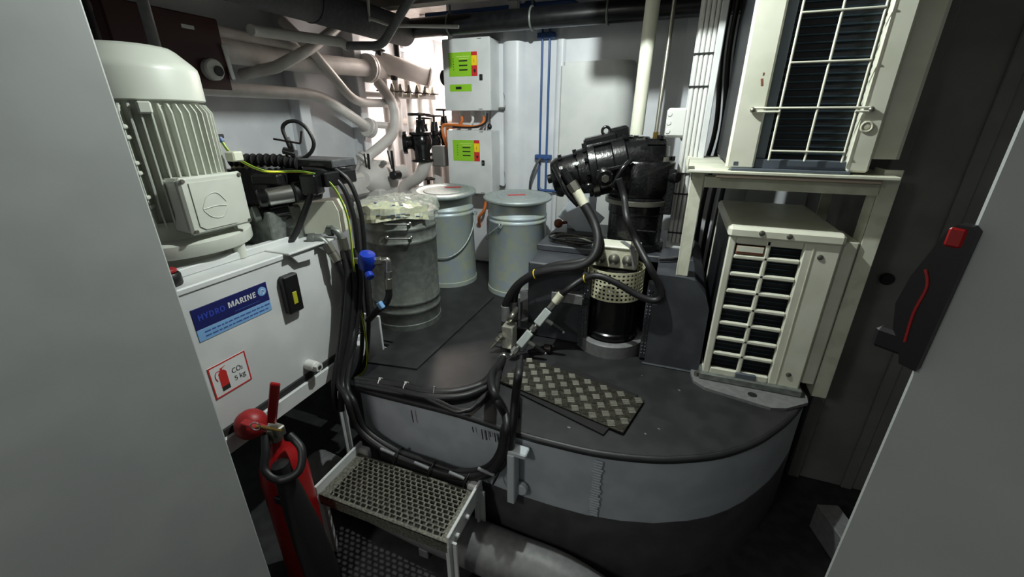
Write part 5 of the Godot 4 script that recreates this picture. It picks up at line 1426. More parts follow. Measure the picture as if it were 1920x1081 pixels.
func passage_valves() -> void:
	# big black angle valve, local origin at its foot flange
	var t := thing("angle_valve", "largest black angle valve with handwheel by the passage", "valve", Vector3.ZERO, "black handwheel valves")
	part(t, "foot_flange", mb().cyl(Vector3(0, 0, 0), Vector3(0, 0.016, 0), 0.075, 24, 0.003), M.black_gloss)
	part(t, "body", mb().lathe([Vector2(0, 0.014), Vector2(0.052, 0.014), Vector2(0.054, 0.07), Vector2(0.07, 0.1), Vector2(0.072, 0.14), Vector2(0.062, 0.165), Vector2(0.074, 0.17), Vector2(0.074, 0.185), Vector2(0.034, 0.19), Vector2(0.022, 0.24), Vector2(0.012, 0.25), Vector2(0.01, 0.29), Vector2(0, 0.29)], Vector3.ZERO, Vector3.UP, 24), M.black_gloss)
	part(t, "side_branch", mb().cyl(Vector3(0, 0.12, 0), Vector3(-0.085, 0.12, 0.05), 0.04, 20), M.black_gloss)
	part(t, "side_flange", mb().cyl(Vector3(-0.075, 0.12, 0.045), Vector3(-0.1, 0.12, 0.059), 0.07, 24, 0.004), M.black_gloss)
	part(t, "yoke", mb().bar(Vector3(0.025, 0.19, 0), Vector3(0.018, 0.26, 0), 0.012, 0.012).bar(Vector3(-0.025, 0.19, 0), Vector3(-0.018, 0.26, 0), 0.012, 0.012), M.black_gloss)
	handwheel(t, Vector3(0, 0.292, 0), 0.066, M.dark_bronze)
	t.position = Vector3(-1.571, 1.233, -2.500) + Vector3(-0.03, 0, 0)
	# two slimmer valves behind
	var s := thing("globe_valve", "slim black handwheel valve just right of the largest valve", "valve", Vector3.ZERO, "black handwheel valves")
	part(s, "foot_flange", mb().cyl(Vector3.ZERO, Vector3(0, 0.014, 0), 0.055, 20, 0.003), M.dark_bronze)
	part(s, "body", mb().lathe([Vector2(0, 0.012), Vector2(0.026, 0.012), Vector2(0.028, 0.05), Vector2(0.045, 0.08), Vector2(0.045, 0.11), Vector2(0.03, 0.13), Vector2(0.038, 0.135), Vector2(0.038, 0.15), Vector2(0.02, 0.155), Vector2(0.014, 0.21), Vector2(0.007, 0.215), Vector2(0.007, 0.25), Vector2(0, 0.25)], Vector3.ZERO, Vector3.UP, 20), M.black_gloss)
	part(s, "yoke", mb().bar(Vector3(0.022, 0.15, 0), Vector3(0.014, 0.215, 0), 0.01, 0.01).bar(Vector3(-0.022, 0.15, 0), Vector3(-0.014, 0.215, 0), 0.01, 0.01), M.black_gloss)
	part(s, "stub", mb().cyl(Vector3(0, 0.09, -0.07), Vector3(0, 0.09, 0.07), 0.026, 16, 0.003), M.black_gloss)
	handwheel(s, Vector3(0, 0.252, 0), 0.05, M.dark_bronze)
	var f0: Vector3 = Vector3(-1.706, 1.250, -2.720)
	s.position = f0
	var f1: Vector3 = Vector3(-1.590, 1.265, -2.660)
	copy(s, "slim black handwheel valve standing between its twin and the grey box", f1, 0.5)
	var f2: Vector3 = Vector3(-1.563, 1.274, -2.750)
	copy(s, "slim black handwheel valve half hidden behind the control boxes", f2 + Vector3(0, 0.03, 0), 0.2)
	# pedestal pipes that carry them
	for k in 4:
		var q: Vector3 = [t.position, f0, f1, f2 + Vector3(0, 0.03, 0)][k]
		if k == 0:
			continue
		single("valve_pipe", ["", "white pipe carrying the first slim black valve", "white pipe carrying the middle slim black valve", "white pipe carrying the slim valve behind the control boxes"][k], "pipe", mb().cyl(Vector3(q.x, 0.55, q.z), q, 0.035, 16), M.white_pipe, Vector3(q.x, 0.55, q.z))
	var lw := thing("low_valve", "low black handwheel valve just above the rear drum lid", "valve", Vector3(-1.643, 1.067, -2.620))
	var lp: Vector3 = Vector3(-1.644, 1.055, -2.620)
	part(lw, "stem", mb().cyl(Vector3(lp.x, 0.55, lp.z), lp + Vector3(0, 0.045, 0), 0.012, 12), M.dark_bronze)
	handwheel(lw, lp + Vector3(0, 0.05, 0), 0.048, M.dark_bronze)
	# grey box on the wall edge
	var gb := thing("grey_box", "small dark grey box beside the lower control box", "box", Vector3(-1.462, 1.274, -2.500))
	part(gb, "case", mb().box(Vector3(-1.497, 1.268, -2.560), Vector3(0.09, 0.13, 0.07), 0.005), M.panel_dark)
	part(gb, "arm", mb().bar(Vector3(-1.497, 1.268, -2.560), Vector3(-1.497, 1.268, -2.560) + Vector3(0.09, 0, -0.06), 0.03, 0.02), M.panel_dark)
	# row of small valves on the header
	var v := thing("small_valve", "small steel valve one of seven in the row, leftmost", "valve", Vector3.ZERO, "small valve row on the header")
	part(v, "body", mb().lathe([Vector2(0, -0.03), Vector2(0.014, -0.03), Vector2(0.016, 0.0), Vector2(0.02, 0.01), Vector2(0.012, 0.03), Vector2(0.007, 0.05), Vector2(0, 0.05)], Vector3.ZERO, Vector3.UP, 12), M.steel_dull)
	handwheel(v, Vector3(0, 0.0, 0.03), 0.03, M.dark_bronze)
	part(v, "spindle", mb().cyl(Vector3(0, 0.0, 0), Vector3(0, 0.0, 0.06), 0.006, 8), M.steel_dull)
	var p0: Vector3 = Vector3(-1.957, 1.677, -2.640)
	var p1: Vector3 = Vector3(-1.715, 1.661, -2.880)
	v.position = p0
	var nm := ["second", "third", "fourth", "fifth", "sixth"]
	for k in range(1, 7):
		copy(v, "small steel valve one of seven in the row, %s" % (nm[k - 1] + " from the left" if k < 6 else "rightmost"), p0.lerp(p1, k / 6.0), 0.15 * k)
	single("valve_rail", "thin white rail carrying the row of small valves", "pipe", mb().cyl(p0 + Vector3(-0.15, -0.02, 0.02), p1 + Vector3(0.02, -0.02, 0), 0.018, 12), M.white_pipe, p0)
	# black fittings above
	for k in 3:
		var q: Vector3 = [Vector3(-1.936, 1.860, -2.600), Vector3(-1.893, 1.793, -2.680), Vector3(-1.878, 1.934, -2.720)][k]
		var b := thing("black_fitting", ["black stop valve against the thick pipe's flange", "black hanging valve in front of the header vessel", "black handwheel valve above the header vessel"][k], "valve", q)
		part(b, "body", mb().cyl(q + Vector3(0, -0.05, 0), q + Vector3(0, 0.05, 0), 0.022, 14, 0.004), M.black)
		part(b, "arm", mb().bar(q, q + Vector3(0.0, 0.0, -0.14), 0.02, 0.02), M.dark_bronze)
		handwheel(b, q + Vector3(0.0, 0.055, 0), 0.038, M.dark_bronze)
	var bx := thing("round_switch", "round black switch beside the upper control box", "switch", Vector3(-1.470, 1.739, -2.600))
	part(bx, "knob", mb().cyl(Vector3(-1.442, 1.735, -2.550), Vector3(-1.442, 1.735, -2.550) + Vector3(0.08, 0, 0), 0.045, 20, 0.008), M.black)

func extinguisher() -> void:
	var b := Vector3(-1.035, 0.0, -0.68)
	var t := thing("fire_extinguisher", "red carbon dioxide fire extinguisher with black horn", "fire extinguisher", b)
	part(t, "cylinder", mb().lathe([Vector2(0, 0), Vector2(0.062, 0), Vector2(0.07, 0.01), Vector2(0.07, 0.45), Vector2(0.067, 0.49), Vector2(0.058, 0.52), Vector2(0.042, 0.545), Vector2(0.026, 0.56), Vector2(0.02, 0.575), Vector2(0.02, 0.6), Vector2(0, 0.6)], b, Vector3.UP, 36), M.red)
	part(t, "valve_head", mb().cyl(b + Vector3(0, 0.59, 0), b + Vector3(0, 0.64, 0), 0.021, 18, 0.003).box(b + Vector3(0.01, 0.63, 0.0), Vector3(0.05, 0.035, 0.03), 0.004), M.steel_dull)
	part(t, "squeeze_lever", mb().bar(b + Vector3(0.0, 0.655, 0.0), Vector3(-0.976, 0.810, -0.680), 0.026, 0.012, Vector3(0.5, 0, 0.8), 0.003), M.red)
	part(t, "carry_handle", mb().bar(b + Vector3(0.0, 0.635, 0.01), b + Vector3(-0.1, 0.645, 0.02), 0.024, 0.006, Vector3.UP, 0.002), M.red_dull)
	part(t, "safety_ring", mb().ring(b + Vector3(-0.03, 0.655, 0.03), Vector3(0.4, 0, 1), 0.014, 0.002, 18, 6), M.chrome)
	part(t, "gauge_pin", mb().cyl(b + Vector3(-0.04, 0.645, 0.02), b + Vector3(0.05, 0.648, 0.01), 0.004, 8), M.brass)
	# looped hose and long horn
	part(t, "hose", mb().tube(curve([b + Vector3(-0.005, 0.625, 0.025), b + Vector3(0.015, 0.59, 0.05), b + Vector3(0.03, 0.55, 0.075), b + Vector3(0.075, 0.525, 0.07), b + Vector3(0.115, 0.54, 0.035), b + Vector3(0.1, 0.585, 0.0), b + Vector3(0.05, 0.615, -0.01)], 8), 0.012, 10), M.rubber)
	part(t, "horn", mb().lathe([Vector2(0, 0), Vector2(0.05, 0), Vector2(0.052, 0.05), Vector2(0.046, 0.25), Vector2(0.034, 0.42), Vector2(0.026, 0.5), Vector2(0.024, 0.545), Vector2(0, 0.55)], Vector3(-0.935, 0.012, -0.655), Vector3(-0.045, 0.55, 0.02), 24), M.horn_black)
	part(t, "horn_clip", mb().box(b + Vector3(0.045, 0.42, 0.055), Vector3(0.05, 0.03, 0.03), 0.004), M.black)
	# round red cap of the bracket behind
	var c: Vector3 = Vector3(-1.154, 0.602, -0.692)
	var r := thing("red_cover", "dark red round cover behind the fire extinguisher", "cover", c)
	part(r, "dome", mb().lathe([Vector2(0, -0.02), Vector2(0.045, -0.02), Vector2(0.048, 0.0), Vector2(0.04, 0.025), Vector2(0.02, 0.038), Vector2(0, 0.04)], c, Vector3(0.5, 0.2, 0.6), 24), M.red_dull)
	part(r, "arm", mb().bar(c, Vector3(-1.2, 0.55, -0.74), 0.02, 0.02), M.black)

func step() -> void:
	var t := thing("step_stool", "low steel step with open mesh tread and white side plates", "step", Vector3(-0.74, 0, -0.86))
	var x0 := -1.005
	var x1 := -0.5
	var z0 := -0.955
	var z1 := -0.752
	var y := 0.3
	# tray with folded edges
	part(t, "tread_tray", mb().slab(x0, y - 0.045, z1 - 0.006, x1, y, z1, 0.001).slab(x0, y - 0.045, z0, x1, y, z0 + 0.006, 0.001).slab(x0, y - 0.02, z0, x0 + 0.035, y - 0.002, z1, 0.001).slab(x1 - 0.03, y - 0.02, z0, x1, y - 0.002, z1, 0.001).slab(x0, y - 0.006, z1 - 0.014, x1, y, z1, 0.001), M.galv_old)
	# open mesh: rows of slots between staggered strands
	var m := mb()
	var ax := x0 + 0.033
	var bx := x1 - 0.028
	var az := z0 + 0.006
	var bz := z1 - 0.012
	var px := 0.0225
	var pz := 0.0145
	var nz := int((bz - az) / pz)
	var nx := int((bx - ax) / px)
	for j in nz + 1:
		var z := az + j * (bz - az) / nz
		m.slab(ax, y - 0.012, z - 0.0019, bx, y, z + 0.0019, 0.0008)
	for j in nz:
		var za := az + j * (bz - az) / nz
		var zb := az + (j + 1) * (bz - az) / nz
		for i in nx + 1:
			var x: float = ax + i * (bx - ax) / nx + (px * 0.5 if j % 2 == 1 else 0.0)
			if x > bx:
				continue
			m.bar(Vector3(x, y - 0.006, za), Vector3(minf(x + 0.004, bx), y - 0.005, zb), 0.0062, 0.01)
	var ms := part(t, "mesh_tread", m, M.galv_old)
	ms.set_meta("kind", "stuff")
	# side plates, raised above the tread
	part(t, "side_plate", mb().slab(x1, y - 0.035, -0.985, x1 + 0.01, y + 0.035, z1 + 0.005, 0.002), M.white)
	part(t, "side_plate", mb().slab(x0 - 0.01, y - 0.035, -0.985, x0, y + 0.035, z1 + 0.005, 0.002), M.white)
	for z in [-0.79, -0.86]:
		part(t, "bolt", mb().cyl(Vector3(x1 + 0.009, y - 0.005, z), Vector3(x1 + 0.02, y - 0.005, z), 0.008, 10, 0.002), M.white)
	for e in [[x1 + 0.005, -0.765], [x1 + 0.005, -0.97], [x0 - 0.005, -0.765], [x0 - 0.005, -0.97]]:
		part(t, "leg", mb().slab(e[0] - 0.02, 0, e[1] - 0.004, e[0] + 0.02, y - 0.005, e[1] + 0.004, 0.001).slab(e[0] - 0.004, 0, e[1] - 0.02, e[0] + 0.004, y - 0.005, e[1] + 0.02, 0.001), M.white)
	for e in [[x1 - 0.016, -0.97], [x0 + 0.02, -0.97]]:
		part(t, "corner_block", mb().slab(e[0] - 0.025, y - 0.03, e[1] - 0.015, e[0] + 0.02, y + 0.02, e[1] + 0.012, 0.006), M.white)
	# big pipe on the floor in front of the casing
	var pp := thing("floor_pipe", "thick grey pipe along the floor before the casing", "pipe", Vector3(-0.4, 0, -0.9))
	part(pp, "pipe", mb().tube(curve([Vector3(-1.3, 0.085, -0.985), Vector3(-0.8, 0.085, -0.94), Vector3(-0.55, 0.085, -0.925), Vector3(-0.36, 0.085, -0.915), Vector3(-0.18, 0.08, -0.91), Vector3(-0.02, 0.03, -0.9), Vector3(0.06, -0.05, -0.9)], 8), 0.082, 28), M.pipe_grey)
	part(pp, "saddle", mb().slab(-0.7, 0, -1.0, -0.66, 0.04, -0.86, 0.003), M.pipe_grey)
	# light patch: low locker corner at the right
	single("floor_box", "pale grey low box on the floor by the right door", "box", mb().box(Vector3(0.748, 0.060, -1.439), Vector3(0.08, 0.12, 0.2), 0.004, Basis(Vector3.UP, 0.3)), M.pipe_grey, Vector3(0.779, 0.000, -1.499))

func tie(t: Node3D, p: Vector3, ax: Vector3, r: float, m: Material) -> void:
	part(t, "cable_tie", mb().ring(p, ax, r, 0.0022, 16, 6).box(p + Vector3(0, r, 0), Vector3(0.008, 0.01, 0.006), 0.001), m)

func hose(called: String, label: String, pts: Array, r: float, m: Material, at: Vector3, per := 8) -> Node3D:
	var t := thing(called, label, "hose", at)
	part(t, "hose", mb().tube(curve(pts, per), r, 12), m)
	return t

func ferrule(t: Node3D, a: Vector3, b: Vector3, r: float, m: Material) -> void:
	part(t, "ferrule", mb().cyl(a, b, r, 16, 0.002), m)

func hoses() -> void:
	# big loop: tank corner, down, round the front of the casing and up to the valve group
	var loop_labels := ["outer black hose of the big loop before the casing", "middle black hose of the big loop before the casing", "inner black hose of the big loop before the casing"]
	for k in 3:
		var o := k * 0.022
		var pts := [Vector3(-1.155 + o * 0.4, 1.03, -1.20 - o), Vector3(-1.13 + o * 0.5, 0.9, -1.17 - o), Vector3(-1.12 + o * 0.4, 0.72, -1.1 - o), Vector3(-1.115 + o, 0.56, -1.03 + o * 0.1)]
		pts.append_array([Vector3(-1.044, 0.529, -0.985), Vector3(-1.012, 0.401, -0.985), Vector3(-0.879, 0.325, -0.985), Vector3(-0.717, 0.304, -0.985), Vector3(-0.562, 0.318, -0.985), Vector3(-0.446, 0.383, -0.985), Vector3(-0.391, 0.482, -0.985), Vector3(-0.376, 0.596, -0.985)])
		for i in range(4, pts.size()):
			# nest the three hoses beside one another
			var c := Vector3(-0.74, 0.43, -0.985)
			pts[i] += (c - pts[i]).normalized() * (o * 0.75) + Vector3(0, 0, 0.012 * (k % 2))
		if k == 0:
			pts.append_array([Vector3(-0.381, 0.673, -1.020), Vector3(-0.370, 0.775, -1.020)] + [Vector3(-0.430, 0.693, -1.200)])
		elif k == 1:
			pts.append_array([Vector3(-0.419, 0.620, -1.020), Vector3(-0.458, 0.693, -1.020)] + [Vector3(-0.541, 0.622, -1.200)] + [Vector3(-0.570, 0.573, -1.350)])
		else:
			pts.append_array([Vector3(-0.407, 0.581, -1.020), Vector3(-0.447, 0.675, -1.020)] + [Vector3(-0.554, 0.571, -1.300)])
		var t := hose("loop_hose", loop_labels[k], pts, 0.0135 if k != 2 else 0.011, M.rubber, pts[0])
		t.set_meta("group", "hoses of the big loop")
		if k == 1:
			for p in [pts[6], pts[7], pts[8], pts[9]]:
				part(t, "grey_tape", mb().tube([p + Vector3(-0.03, 0.019, 0.012), p + Vector3(0.03, 0.011, 0.012)], 0.006, 8), M.tape_grey)
				part(t, "cable_tie", mb().ring(p + Vector3(0.035, 0.0, 0), Vector3(1, -0.3, 0), 0.03, 0.0028, 18, 6), M.black)
	# hose lying along the casing edge to the valve group
	var e0: Array = [Vector3(-1.037, 0.575, -1.038), Vector3(-0.967, 0.575, -1.050), Vector3(-0.869, 0.575, -1.066), Vector3(-0.746, 0.575, -1.071), Vector3(-0.653, 0.575, -1.103), Vector3(-0.580, 0.575, -1.177)] + [Vector3(-0.549, 0.600, -1.232)] + [Vector3(-0.587, 0.549, -1.420)]
	var t1 := hose("deck_hose", "thick black hose lying along the front edge of the deck", e0, 0.0165, M.rubber, e0[3])
	for k in [1, 2, 3]:
		tie(t1, e0[k].lerp(e0[k + 1], 0.3), e0[k + 1] - e0[k], 0.019, M.plastic_white if k != 3 else M.tape_grey)
	ferrule(t1, e0[7], e0[7] + (e0[7] - e0[6]).normalized() * 0.03, 0.02, M.steel)
	var e1: Array = [Vector3(-1.019, 0.570, -1.016), Vector3(-0.900, 0.570, -1.026), Vector3(-0.772, 0.570, -1.041), Vector3(-0.684, 0.570, -1.042), Vector3(-0.613, 0.570, -1.028), Vector3(-0.557, 0.570, -1.040), Vector3(-0.543, 0.570, -1.119)] + [Vector3(-0.528, 0.570, -1.183)]
	var t2 := hose("deck_cable", "thin black cable bundle sagging over the deck edge", e1, 0.009, M.rubber, e1[3])
	part(t2, "cable", mb().tube(curve([Vector3(-0.752, 0.572, -1.045), Vector3(-0.650, 0.572, -1.020), Vector3(-0.581, 0.572, -1.016), Vector3(-0.544, 0.572, -1.077), Vector3(-0.536, 0.572, -1.152)], 8), 0.006, 8), M.rubber)
	var e2: Array = [Vector3(-1.026, 0.572, -1.025), Vector3(-0.956, 0.572, -1.037), Vector3(-0.817, 0.572, -1.041), Vector3(-0.703, 0.572, -1.055), Vector3(-0.608, 0.572, -1.101), Vector3(-0.550, 0.572, -1.182)]
	hose("deck_hose", "second black hose lying along the deck edge beneath the first", e2, 0.0135, M.rubber, e2[2])
	# hoses from the drive to the valve group
	var a: Array = [Vector3(-0.338, 1.169, -1.720)] + [Vector3(-0.292, 1.108, -1.700)] + [Vector3(-0.262, 1.042, -1.660)] + [Vector3(-0.270, 0.980, -1.620)] + [Vector3(-0.322, 0.939, -1.600), Vector3(-0.422, 0.912, -1.600), Vector3(-0.516, 0.878, -1.600), Vector3(-0.589, 0.818, -1.600), Vector3(-0.637, 0.739, -1.600), Vector3(-0.646, 0.692, -1.600)]
	var ha := hose("drive_hose", "thick black hose from the drive coupling to the valve group", a, 0.0185, M.rubber, a[0])
	ferrule(ha, a[9] + Vector3(0, 0.02, 0), a[9] + Vector3(0, -0.055, 0.004), 0.021, M.pipe_grey)
	part(ha, "nut", mb().hexa(a[9] + Vector3(0, -0.055, 0.004), a[9] + Vector3(0, -0.085, 0.004), 0.019), M.steel_dull)
	part(ha, "yellow_band", mb().ring(Vector3(-0.509, 0.882, -1.600), Vector3(1, 0.3, 0), 0.019, 0.0025, 16, 6), M.label_yellow)
	var b: Array = [Vector3(-0.371, 1.187, -1.760)] + [Vector3(-0.311, 1.109, -1.740)] + [Vector3(-0.257, 1.020, -1.700)] + [Vector3(-0.264, 0.973, -1.660)] + [Vector3(-0.325, 0.947, -1.640), Vector3(-0.434, 0.917, -1.640), Vector3(-0.517, 0.877, -1.640), Vector3(-0.583, 0.822, -1.640), Vector3(-0.614, 0.760, -1.640), Vector3(-0.619, 0.701, -1.640)]
	var hb := hose("drive_hose", "second black hose behind the thick one at the valve group", b, 0.0165, M.rubber, b[0])
	ferrule(hb, b[9] + Vector3(0, 0.02, 0), b[9] + Vector3(0, -0.055, 0), 0.019, M.pipe_grey)
	part(hb, "nut", mb().hexa(b[9] + Vector3(0, -0.055, 0), b[9] + Vector3(0, -0.09, 0), 0.018), M.steel_dull)
	# hose that drops in a V beside the guard
	var v: Array = [Vector3(-0.212, 1.278, -1.740), Vector3(-0.184, 1.206, -1.740)] + [Vector3(-0.156, 1.138, -1.660), Vector3(-0.115, 1.056, -1.660)] + [Vector3(-0.054, 0.989, -1.580), Vector3(-0.004, 0.910, -1.580), Vector3(0.010, 0.865, -1.580), Vector3(-0.019, 0.845, -1.580), Vector3(-0.079, 0.858, -1.580), Vector3(-0.165, 0.898, -1.580), Vector3(-0.241, 0.917, -1.580), Vector3(-0.299, 0.893, -1.580)] + [Vector3(-0.344, 0.860, -1.550), Vector3(-0.376, 0.830, -1.550)]
	var hv := hose("return_hose", "black hose dropping in a V before the perforated guard", v, 0.0135, M.rubber, v[0])
	ferrule(hv, v[13], Vector3(-0.401, 0.791, -1.540), 0.017, M.cream_dirty)
	part(hv, "yellow_band", mb().ring(Vector3(-0.291, 0.899, -1.580), Vector3(1, 0.3, 0), 0.014, 0.0025, 16, 6), M.label_yellow)
	# chain of two needle valves
	var n0: Vector3 = Vector3(-0.401, 0.791, -1.540)
	var n1: Vector3 = Vector3(-0.550, 0.573, -1.420)
	var d := (n1 - n0)
	var u := d.normalized()
	var l := d.length()
	var side := u.cross(Vector3.BACK).normalized()
	if side.x < 0: side = -side
	var q := Basis(side, u, side.cross(u))
	var chain := thing("needle_valve_pair", "two pale needle valve blocks in line on slanting hose", "valve", n0)
	part(chain, "nipple", mb().hexa(n0, n0 + u * (l * 0.12), 0.014), M.steel)
	part(chain, "block", mb().box(n0 + u * (l * 0.27), Vector3(0.034, l * 0.27, 0.034), 0.004, q), M.nickel_white)
	part(chain, "nipple", mb().cyl(n0 + u * (l * 0.4), n0 + u * (l * 0.56), 0.009, 12).hexa(n0 + u * (l * 0.44), n0 + u * (l * 0.52), 0.014), M.steel)
	part(chain, "block", mb().box(n0 + u * (l * 0.68), Vector3(0.034, l * 0.26, 0.034), 0.004, q), M.nickel_white)
	part(chain, "nipple", mb().cyl(n0 + u * (l * 0.8), n0 + u * l, 0.009, 12).hexa(n0 + u * (l * 0.85), n0 + u * (l * 0.95), 0.015), M.steel)
	for f in [0.27, 0.68]:
		var c: Vector3 = n0 + u * (l * f) + side * 0.016
		var e := Vector3(0.8, -0.55, -0.15).normalized()
		var st := part(chain, "valve_stem", mb().cyl(c, c + e * 0.035, 0.0105, 12, 0.002), M.steel)
		part(st, "grip", mb().cyl(c + e * 0.033, c + e * 0.088, 0.0095, 12, 0.002), M.black)
		part(st, "chrome_tip", mb().ball(c + e * 0.092, 0.0075, 10), M.chrome)
	# valve group block on the deck
	var gp: Vector3 = Vector3(-0.622, 0.530, -1.600)
	gp.y = 0.55
	var g := thing("valve_group", "steel valve block with adjusting screw at the hose ends", "valve", gp)
	part(g, "block", mb().box(Vector3(-0.588, 0.622, -1.500), Vector3(0.05, 0.11, 0.06), 0.004), M.alu)
	part(g, "back_block", mb().slab(gp.x - 0.02, 0.55, gp.z - 0.04, gp.x + 0.1, 0.63, gp.z + 0.03, 0.006), M.black_gloss)
	part(g, "adjuster", mb().lathe([Vector2(0, 0), Vector2(0.016, 0), Vector2(0.016, 0.012), Vector2(0.011, 0.014), Vector2(0.011, 0.022), Vector2(0.016, 0.024), Vector2(0.016, 0.034), Vector2(0.008, 0.038), Vector2(0.006, 0.075), Vector2(0, 0.076)], Vector3(-0.606, 0.633, -1.470), Vector3(-0.55, -0.7, 0.35), 14), M.steel_dull)
	part(g, "elbow", mb().tube(curve([Vector3(-0.588, 0.695, -1.500), Vector3(-0.571, 0.723, -1.500)] + [Vector3(-0.594, 0.701, -1.600)]), 0.013, 10), M.steel_dull)
	part(g, "foot", mb().slab(gp.x - 0.04, 0.549, gp.z - 0.1, gp.x + 0.1, 0.556, gp.z + 0.1, 0.002), M.deck_dark)
	part(g, "lower_nut", mb().hexa(Vector3(-0.582, 0.550, -1.420), Vector3(-0.600, 0.520, -1.410), 0.017), M.steel)
	part(g, "support_bracket", mb().bar(Vector3(-0.586, 0.755, -1.700), Vector3(-0.577, 0.584, -1.680), 0.05, 0.006, Vector3.BACK, 0.001).bar(Vector3(-0.633, 0.740, -1.720), Vector3(-0.540, 0.754, -1.720), 0.03, 0.02), M.pipe_grey)
	# small valve tail lying right of the chain
	var tl := thing("black_coupler", "black quick coupler lying by the pedestal", "coupler", Vector3(-0.462, 0.550, -1.532))
	part(tl, "tail", mb().tube(curve([Vector3(-0.488, 0.570, -1.476), Vector3(-0.456, 0.570, -1.513), Vector3(-0.428, 0.570, -1.538), Vector3(-0.402, 0.570, -1.533)]), 0.012, 10), M.black)
	part(tl, "knurl", mb().cyl(Vector3(-0.438, 0.572, -1.531), Vector3(-0.405, 0.572, -1.534), 0.019, 16, 0.003), M.dark_bronze)
	# thin black rods standing beside the chequer plate
	hose("thin_hose", "thin black hose rising before the chequer plate", [Vector3(-0.398, 0.497, -1.100), Vector3(-0.401, 0.610, -1.100)] + [Vector3(-0.452, 0.612, -1.250)] + [Vector3(-0.495, 0.591, -1.400)], 0.0085, M.rubber, Vector3(-0.398, 0.497, -1.100))
	single("yellow_bead", "small cream bead on the thin hose before the plate", "bead", mb().ball(Vector3(-0.443, 0.613, -1.225), 0.009, 12), M.cream, Vector3(-0.443, 0.613, -1.225))

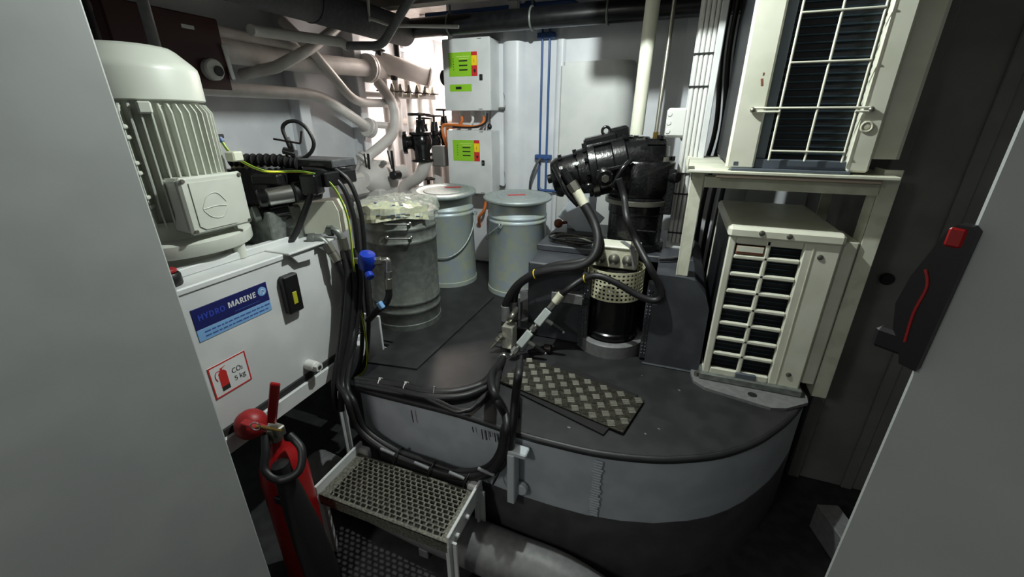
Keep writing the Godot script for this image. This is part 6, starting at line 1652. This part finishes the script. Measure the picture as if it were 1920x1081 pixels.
func small_things() -> void:
	# earth wire
	var w: Array = [Vector3(-1.376, 1.444, -0.982), Vector3(-1.357, 1.400, -0.989), Vector3(-1.317, 1.365, -1.005), Vector3(-1.265, 1.341, -1.025)] + [Vector3(-1.286, 1.328, -1.113), Vector3(-1.225, 1.328, -1.137)] + [Vector3(-1.182, 1.311, -1.174), Vector3(-1.142, 1.270, -1.190), Vector3(-1.114, 1.187, -1.200), Vector3(-1.110, 1.097, -1.202), Vector3(-1.115, 0.992, -1.200)] + [Vector3(-1.124, 0.831, -1.207), Vector3(-1.118, 0.686, -1.210), Vector3(-1.125, 0.545, -1.207), Vector3(-1.147, 0.486, -1.198), Vector3(-1.188, 0.456, -1.183)]
	var t := thing("earth_wire", "yellow and green earth wire hanging from the motor to the deck", "wire", w[0])
	part(t, "wire", mb().tube(curve(w, 8), 0.0042, 8), M.wire_yellow)
	var gs := curve(w, 8)
	for i in gs.size():
		gs[i] += Vector3(0.0018, 0.0018, 0.0018)
	part(t, "green_stripe", mb().tube(gs, 0.0022, 6), M.wire_green)
	part(t, "blue_sleeve", mb().tube([w[0], w[0].lerp(w[1], 0.3)], 0.007, 8), M.blue)
	# black cables running with it
	var labels := ["black cable beside the earth wire, nearer the tank", "black cable beside the earth wire, nearer the drum"]
	for k in 2:
		var o := Vector3(0.018 * k + 0.012, 0.014 * k, -0.02 * k - 0.01)
		var p: Array = [Vector3(-1.282, 1.328, -1.179), Vector3(-1.214, 1.321, -1.205), Vector3(-1.160, 1.271, -1.226), Vector3(-1.136, 1.179, -1.235), Vector3(-1.134, 1.086, -1.236), Vector3(-1.141, 0.978, -1.233)] + [Vector3(-1.139, 0.826, -1.212), Vector3(-1.150, 0.680, -1.208), Vector3(-1.179, 0.525, -1.197), Vector3(-1.219, 0.438, -1.182)]
		var pp := []
		for q in p:
			pp.append(q + o)
		var c := hose("side_cable", labels[k], pp, 0.009, M.rubber, pp[0])
		c.set_meta("category", "cable")
		if k == 0:
			for i in [5, 6, 7]:
				tie(c, p[i], Vector3.UP, 0.022, M.black)
	# hose pair dropping from the elbows
	for k in 2:
		var p: Array = [[Vector3(-1.170, 1.036, -1.157), Vector3(-1.153, 0.977, -1.164), Vector3(-1.148, 0.889, -1.166)] + [Vector3(-1.14, 0.7, -1.1), Vector3(-1.13, 0.55, -1.02), Vector3(-1.12, 0.45, -0.99)], [Vector3(-1.162, 1.029, -1.214), Vector3(-1.159, 0.937, -1.215), Vector3(-1.169, 0.822, -1.212)] + [Vector3(-1.1, 0.7, -1.12), Vector3(-1.1, 0.55, -1.03), Vector3(-1.09, 0.45, -0.99)]][k]
		hose("tank_hose", ["black hose dropping from the front steel elbow", "black hose dropping from the rear steel elbow"][k], p, 0.0125, M.rubber, p[0])
	# blue capped coupling with a silver elbow
	var b: Vector3 = Vector3(-1.051, 0.998, -1.203)
	var bc := thing("blue_coupling", "bright blue pressure transmitter cap beside the front drum", "coupling", b)
	part(bc, "cap", mb().lathe([Vector2(0, -0.035), Vector2(0.026, -0.03), Vector2(0.032, -0.015), Vector2(0.034, 0.02), Vector2(0.028, 0.035), Vector2(0, 0.038)], b, Vector3(0.3, 1, 0.1), 22).cyl(b + Vector3(0.005, -0.04, 0.01), b + Vector3(0.025, -0.055, 0.02), 0.016, 14, 0.003), M.blue_cap)
	part(bc, "nut", mb().hexa(Vector3(-1.029, 0.998, -1.212), Vector3(-1.000, 1.002, -1.223), 0.016), M.steel_dull)
	part(bc, "elbow", mb().tube(elbows([Vector3(-1.006, 1.002, -1.221), Vector3(-0.975, 1.007, -1.232), Vector3(-0.981, 0.951, -1.230)], 0.012), 0.011, 12), M.steel)
	part(bc, "nut", mb().hexa(Vector3(-0.980, 0.960, -1.231), Vector3(-0.983, 0.933, -1.230), 0.015), M.steel)
	part(bc, "ferrule", mb().cyl(Vector3(-0.983, 0.933, -1.230), Vector3(-0.986, 0.887, -1.228), 0.0145, 14, 0.002), M.steel_dull)
	part(bc, "hose", mb().tube(curve([Vector3(-0.985, 0.889, -1.228), Vector3(-0.989, 0.855, -1.227), Vector3(-1.006, 0.821, -1.220), Vector3(-1.037, 0.793, -1.209)] + [Vector3(-1.12, 0.72, -1.24)]), 0.0135, 10), M.rubber)
	part(bc, "blue_tag", mb().box(Vector3(-1.012, 0.823, -1.202), Vector3(0.02, 0.03, 0.02), 0.003, Basis(Vector3.BACK, 0.6)), M.light_blue)
	part(bc, "arm", mb().bar(b, Vector3(-1.2, 0.98, -1.235), 0.02, 0.02), M.zinc_dull)
	# loose clear cable coil and rags on the pedestal
	var cc := thing("cable_coil", "coil of dull loose cable on top of the pedestal", "cable", Vector3(-0.42, 0.945, -1.93))
	for k in 4:
		var pts := []
		for i in 22:
			var an := TAU * i / 22
			pts.append(Vector3(-0.42 + cos(an) * (0.1 + 0.008 * k), 0.951 + 0.006 * k + 0.004 * sin(an * 3 + k), -1.93 + sin(an) * (0.05 + 0.006 * k)))
		part(cc, "turn", mb().tube(pts, 0.0048, 6, true), M.galv_old if k % 2 == 0 else M.rubber)
	var br := thing("bracket_plate", "pale grey tilted bracket plate behind the coiled cable", "bracket", Vector3(-0.42, 0.945, -2.15))
	part(br, "plate", mb().box(Vector3(-0.44, 1.02, -2.16), Vector3(0.2, 0.15, 0.008), 0.002, Basis(Vector3.BACK, -0.6)), M.casing_grey)
	part(br, "upright", mb().slab(-0.52, 0.945, -2.2, -0.37, 1.16, -2.19, 0.003), M.casing_grey)
	part(br, "hand_grip", mb().ball(Vector3(-0.55, 0.985, -2.12), 0.024, 12).cyl(Vector3(-0.55, 0.985, -2.12), Vector3(-0.5, 0.985, -2.18), 0.009, 8), M.rust)
	# thin rods right of the motor foot
	for k in 2:
		single("pedestal_cable", ["upper grey cable lying on the pedestal's right end", "lower grey cable lying on the pedestal's right end"][k], "cable", mb().tube(curve([Vector3(-0.02, 0.952 + 0.012 * k, -1.78 + 0.03 * k), Vector3(0.06, 0.955 + 0.012 * k, -1.82 + 0.02 * k), Vector3(0.11, 0.958 + 0.012 * k, -1.95), Vector3(0.12, 0.97, -2.2)], 6), 0.007, 8), M.lagging, Vector3(0.06, 0.95, -1.82))
